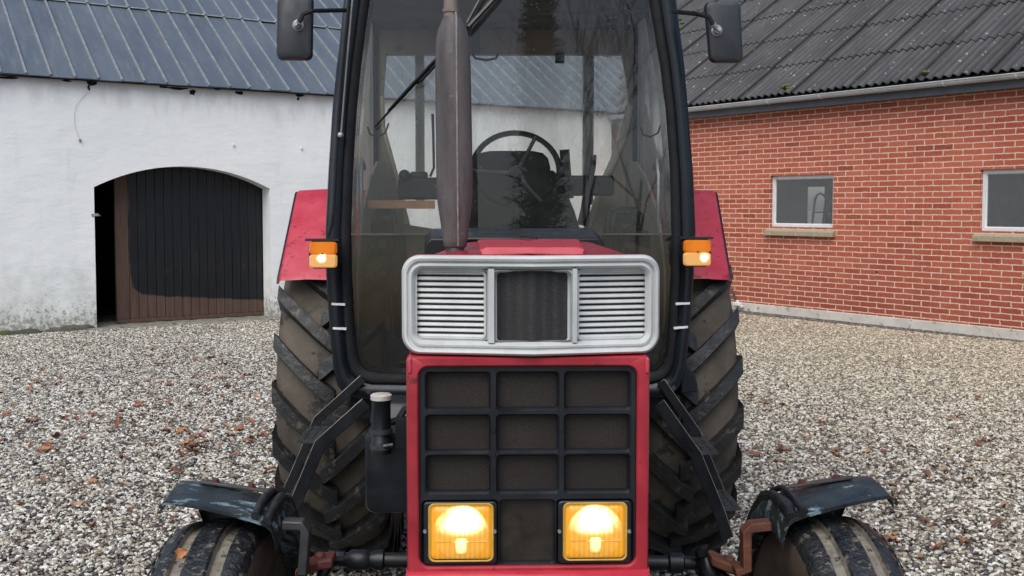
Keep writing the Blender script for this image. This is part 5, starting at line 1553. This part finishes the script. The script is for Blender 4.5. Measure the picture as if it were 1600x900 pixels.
# ---------------------------------------------------------------- access steps, each two rails and plated treads
for sx in (-1, 1):
    st = empty('step', (0, 0, 0)); st.parent = tr
    SYF, SYB = -1.17, -.92
    if sx < 0: line = [(572, 630), (500, 694), (462, 785), (452, 806)]; wpx = 26
    else: line = [(1030, 630), (1088, 712), (1124, 800), (1138, 842)]; wpx = 26
    F3 = [T(px, py, SYF) for px, py in line]
    def strip(dy, name, mat, w_, off=0.):
        m = MB(); loops = []
        for i, p in enumerate(F3):
            d = (F3[min(i + 1, len(F3) - 1)] - F3[max(i - 1, 0)]).normalized(); nr = Vector((-d.z, 0, d.x))
            if nr.x * sx < 0: nr = -nr
            p2 = p + Vector((0, dy, 0)) + nr * off
            loops.append([p2 - nr * w_, p2 + nr * w_, p2 + nr * w_ + Vector((0, .012, 0)), p2 - nr * w_ + Vector((0, .012, 0))])
        m.loft(loops, True, True); return part(m, name, mat, st, bevel=.002)
    strip(0, 'rail', M['black_paint'], .021); strip(SYB - SYF, 'rail', M['black_paint'], .016, .058)
    strip(-.002, 'rail_edge', M['chrome_line'], .0012, .0195); strip(SYB - SYF - .002, 'rail_edge', M['chrome_line'], .0012, .073)
    for k, i in enumerate((1, 2 if sx > 0 else 3)):
        p = F3[i]; m = MB(); o = sx * .035
        m.box(p.x + o - .045, p.x + o + .045, SYF + .013, SYB - .001, p.z + .0, p.z + .010)
        for q in range(6):
            for r_ in range(3):
                m.box(p.x + o - .036 + r_ * .028, p.x + o - .024 + r_ * .028, SYF + .03 + q * .035, SYF + .045 + q * .035, p.z + .0101, p.z + .016)
        part(m, 'tread', M['steel'] if 0 else M['dark_steel'], st)

# ---------------------------------------------------------------- side tank and air intake
BY = -1.35
u0, u1, v0, v1, r_ = rrp(570, 640, 640, 804, 12, BY)
m = MB(); loops = []
for (i, y) in ((.02, 0), (.006, .004), (0, .02), (0, .34), (.01, .36)): loops.append(rr(u0 + i, u1 + .05 - i, v0 + i, v1 - .07 - i, .03, BY + y))
m.loft(loops, True, True)
tk = part(m, 'side_tank', M['black_plastic'], smooth=50)
m = MB(); zz = v1 - .07
m.loft([[(u0 + .004, BY + .10, zz - .005), (u1, BY + .10, zz - .005), (u1, BY + .30, zz - .005), (u0 + .004, BY + .30, zz - .005)], [(u0 + .012, BY + .14, v1 + .0), (u1, BY + .14, v1), (u1, BY + .28, v1), (u0 + .012, BY + .28, v1)]], True, True)
part(m, 'tank_shoulder', M['black_plastic'], tk, bevel=.015, bseg=3)
AY = -1.42; k2 = (T(900, 650, AY) - T(800, 650, AY)).x / 100
p = T(595.5, 619, AY); zl = T(595, 708, AY).z
m = MB(); rr4 = 15.5 * k2
m.lathe([(zl, rr4 * .8), (zl, rr4), (zl + .04, rr4 * 1.05), (zl + .045, rr4 * .95), (p.z - .012, rr4 * .95), (p.z - .010, rr4)], (p.x, AY, 0), 'z', 24)
ai_ = part(m, 'air_intake', M['black_plastic'], smooth=40)
m = MB(); m.lathe([(p.z - .012, rr4 * 1.0), (p.z - .010, rr4 * 1.08), (p.z + .004, rr4 * 1.08), (p.z + .008, rr4 * .9), (p.z + .009, rr4 * .3), (p.z + .009, 0)], (p.x, AY, 0), 'z', 24); part(m, 'intake_cap', M['cyl_cap'], ai_, smooth=40)
m = MB()
for q in (.035, .085): m.lathe([(zl + q - .02, rr4 * 1.02), (zl + q - .02, rr4 * 1.12), (zl + q - .005, rr4 * 1.12), (zl + q - .005, rr4 * 1.02)], (p.x, AY, 0), 'z', 20)
m.tube([(p.x + .01, AY - rr4 - .002, zl + .03), (p.x + .04, AY - rr4 - .004, zl + .035)], .006, 6); part(m, 'hose_clip', M['dark_steel'], ai_)
m = MB(); q = T(625, 640, AY + .05)
m.tube([T(610, 660, AY + .04), T(622, 656, AY + .05), T(632, 640, AY + .06), T(650, 632, AY + .06)], .012, 8); m.box(T(618, 690, AY).x, T(640, 690, AY).x, AY, AY + .05, T(620, 700, AY).z, T(620, 655, AY).z); part(m, 'intake_hose', M['black_paint'], ai_)

# ---------------------------------------------------------------- loose things on the machine
a = T(543, 326, -.45); b = T(679, 313, -.45)
m = MB(); m.box(a.x, b.x, -.45, -.42, a.z, b.z)
o = m.build('wooden_board', M['wood'], None, bevel=.002); o.location = TR.o; o.rotation_euler = (0, 0, TR.rot)
tag(o, 'orange wooden board lying across the cab behind the windscreen', 'board')
lf = leaf_mesh(12).build('fallen_leaf', LM[2], None, smooth=60, fix=False)
q = T(283, 864, FAY - .11); lf.location = (TR.o.x + q.x * TR.c - q.y * TR.s, TR.o.y + q.x * TR.s + q.y * TR.c, q.z)
lf.rotation_euler = (R(75), R(-20), R(8)); lf.scale = (.5, .5, .5)
tag(lf, 'orange leaf stuck on the left front tyre', 'leaf')
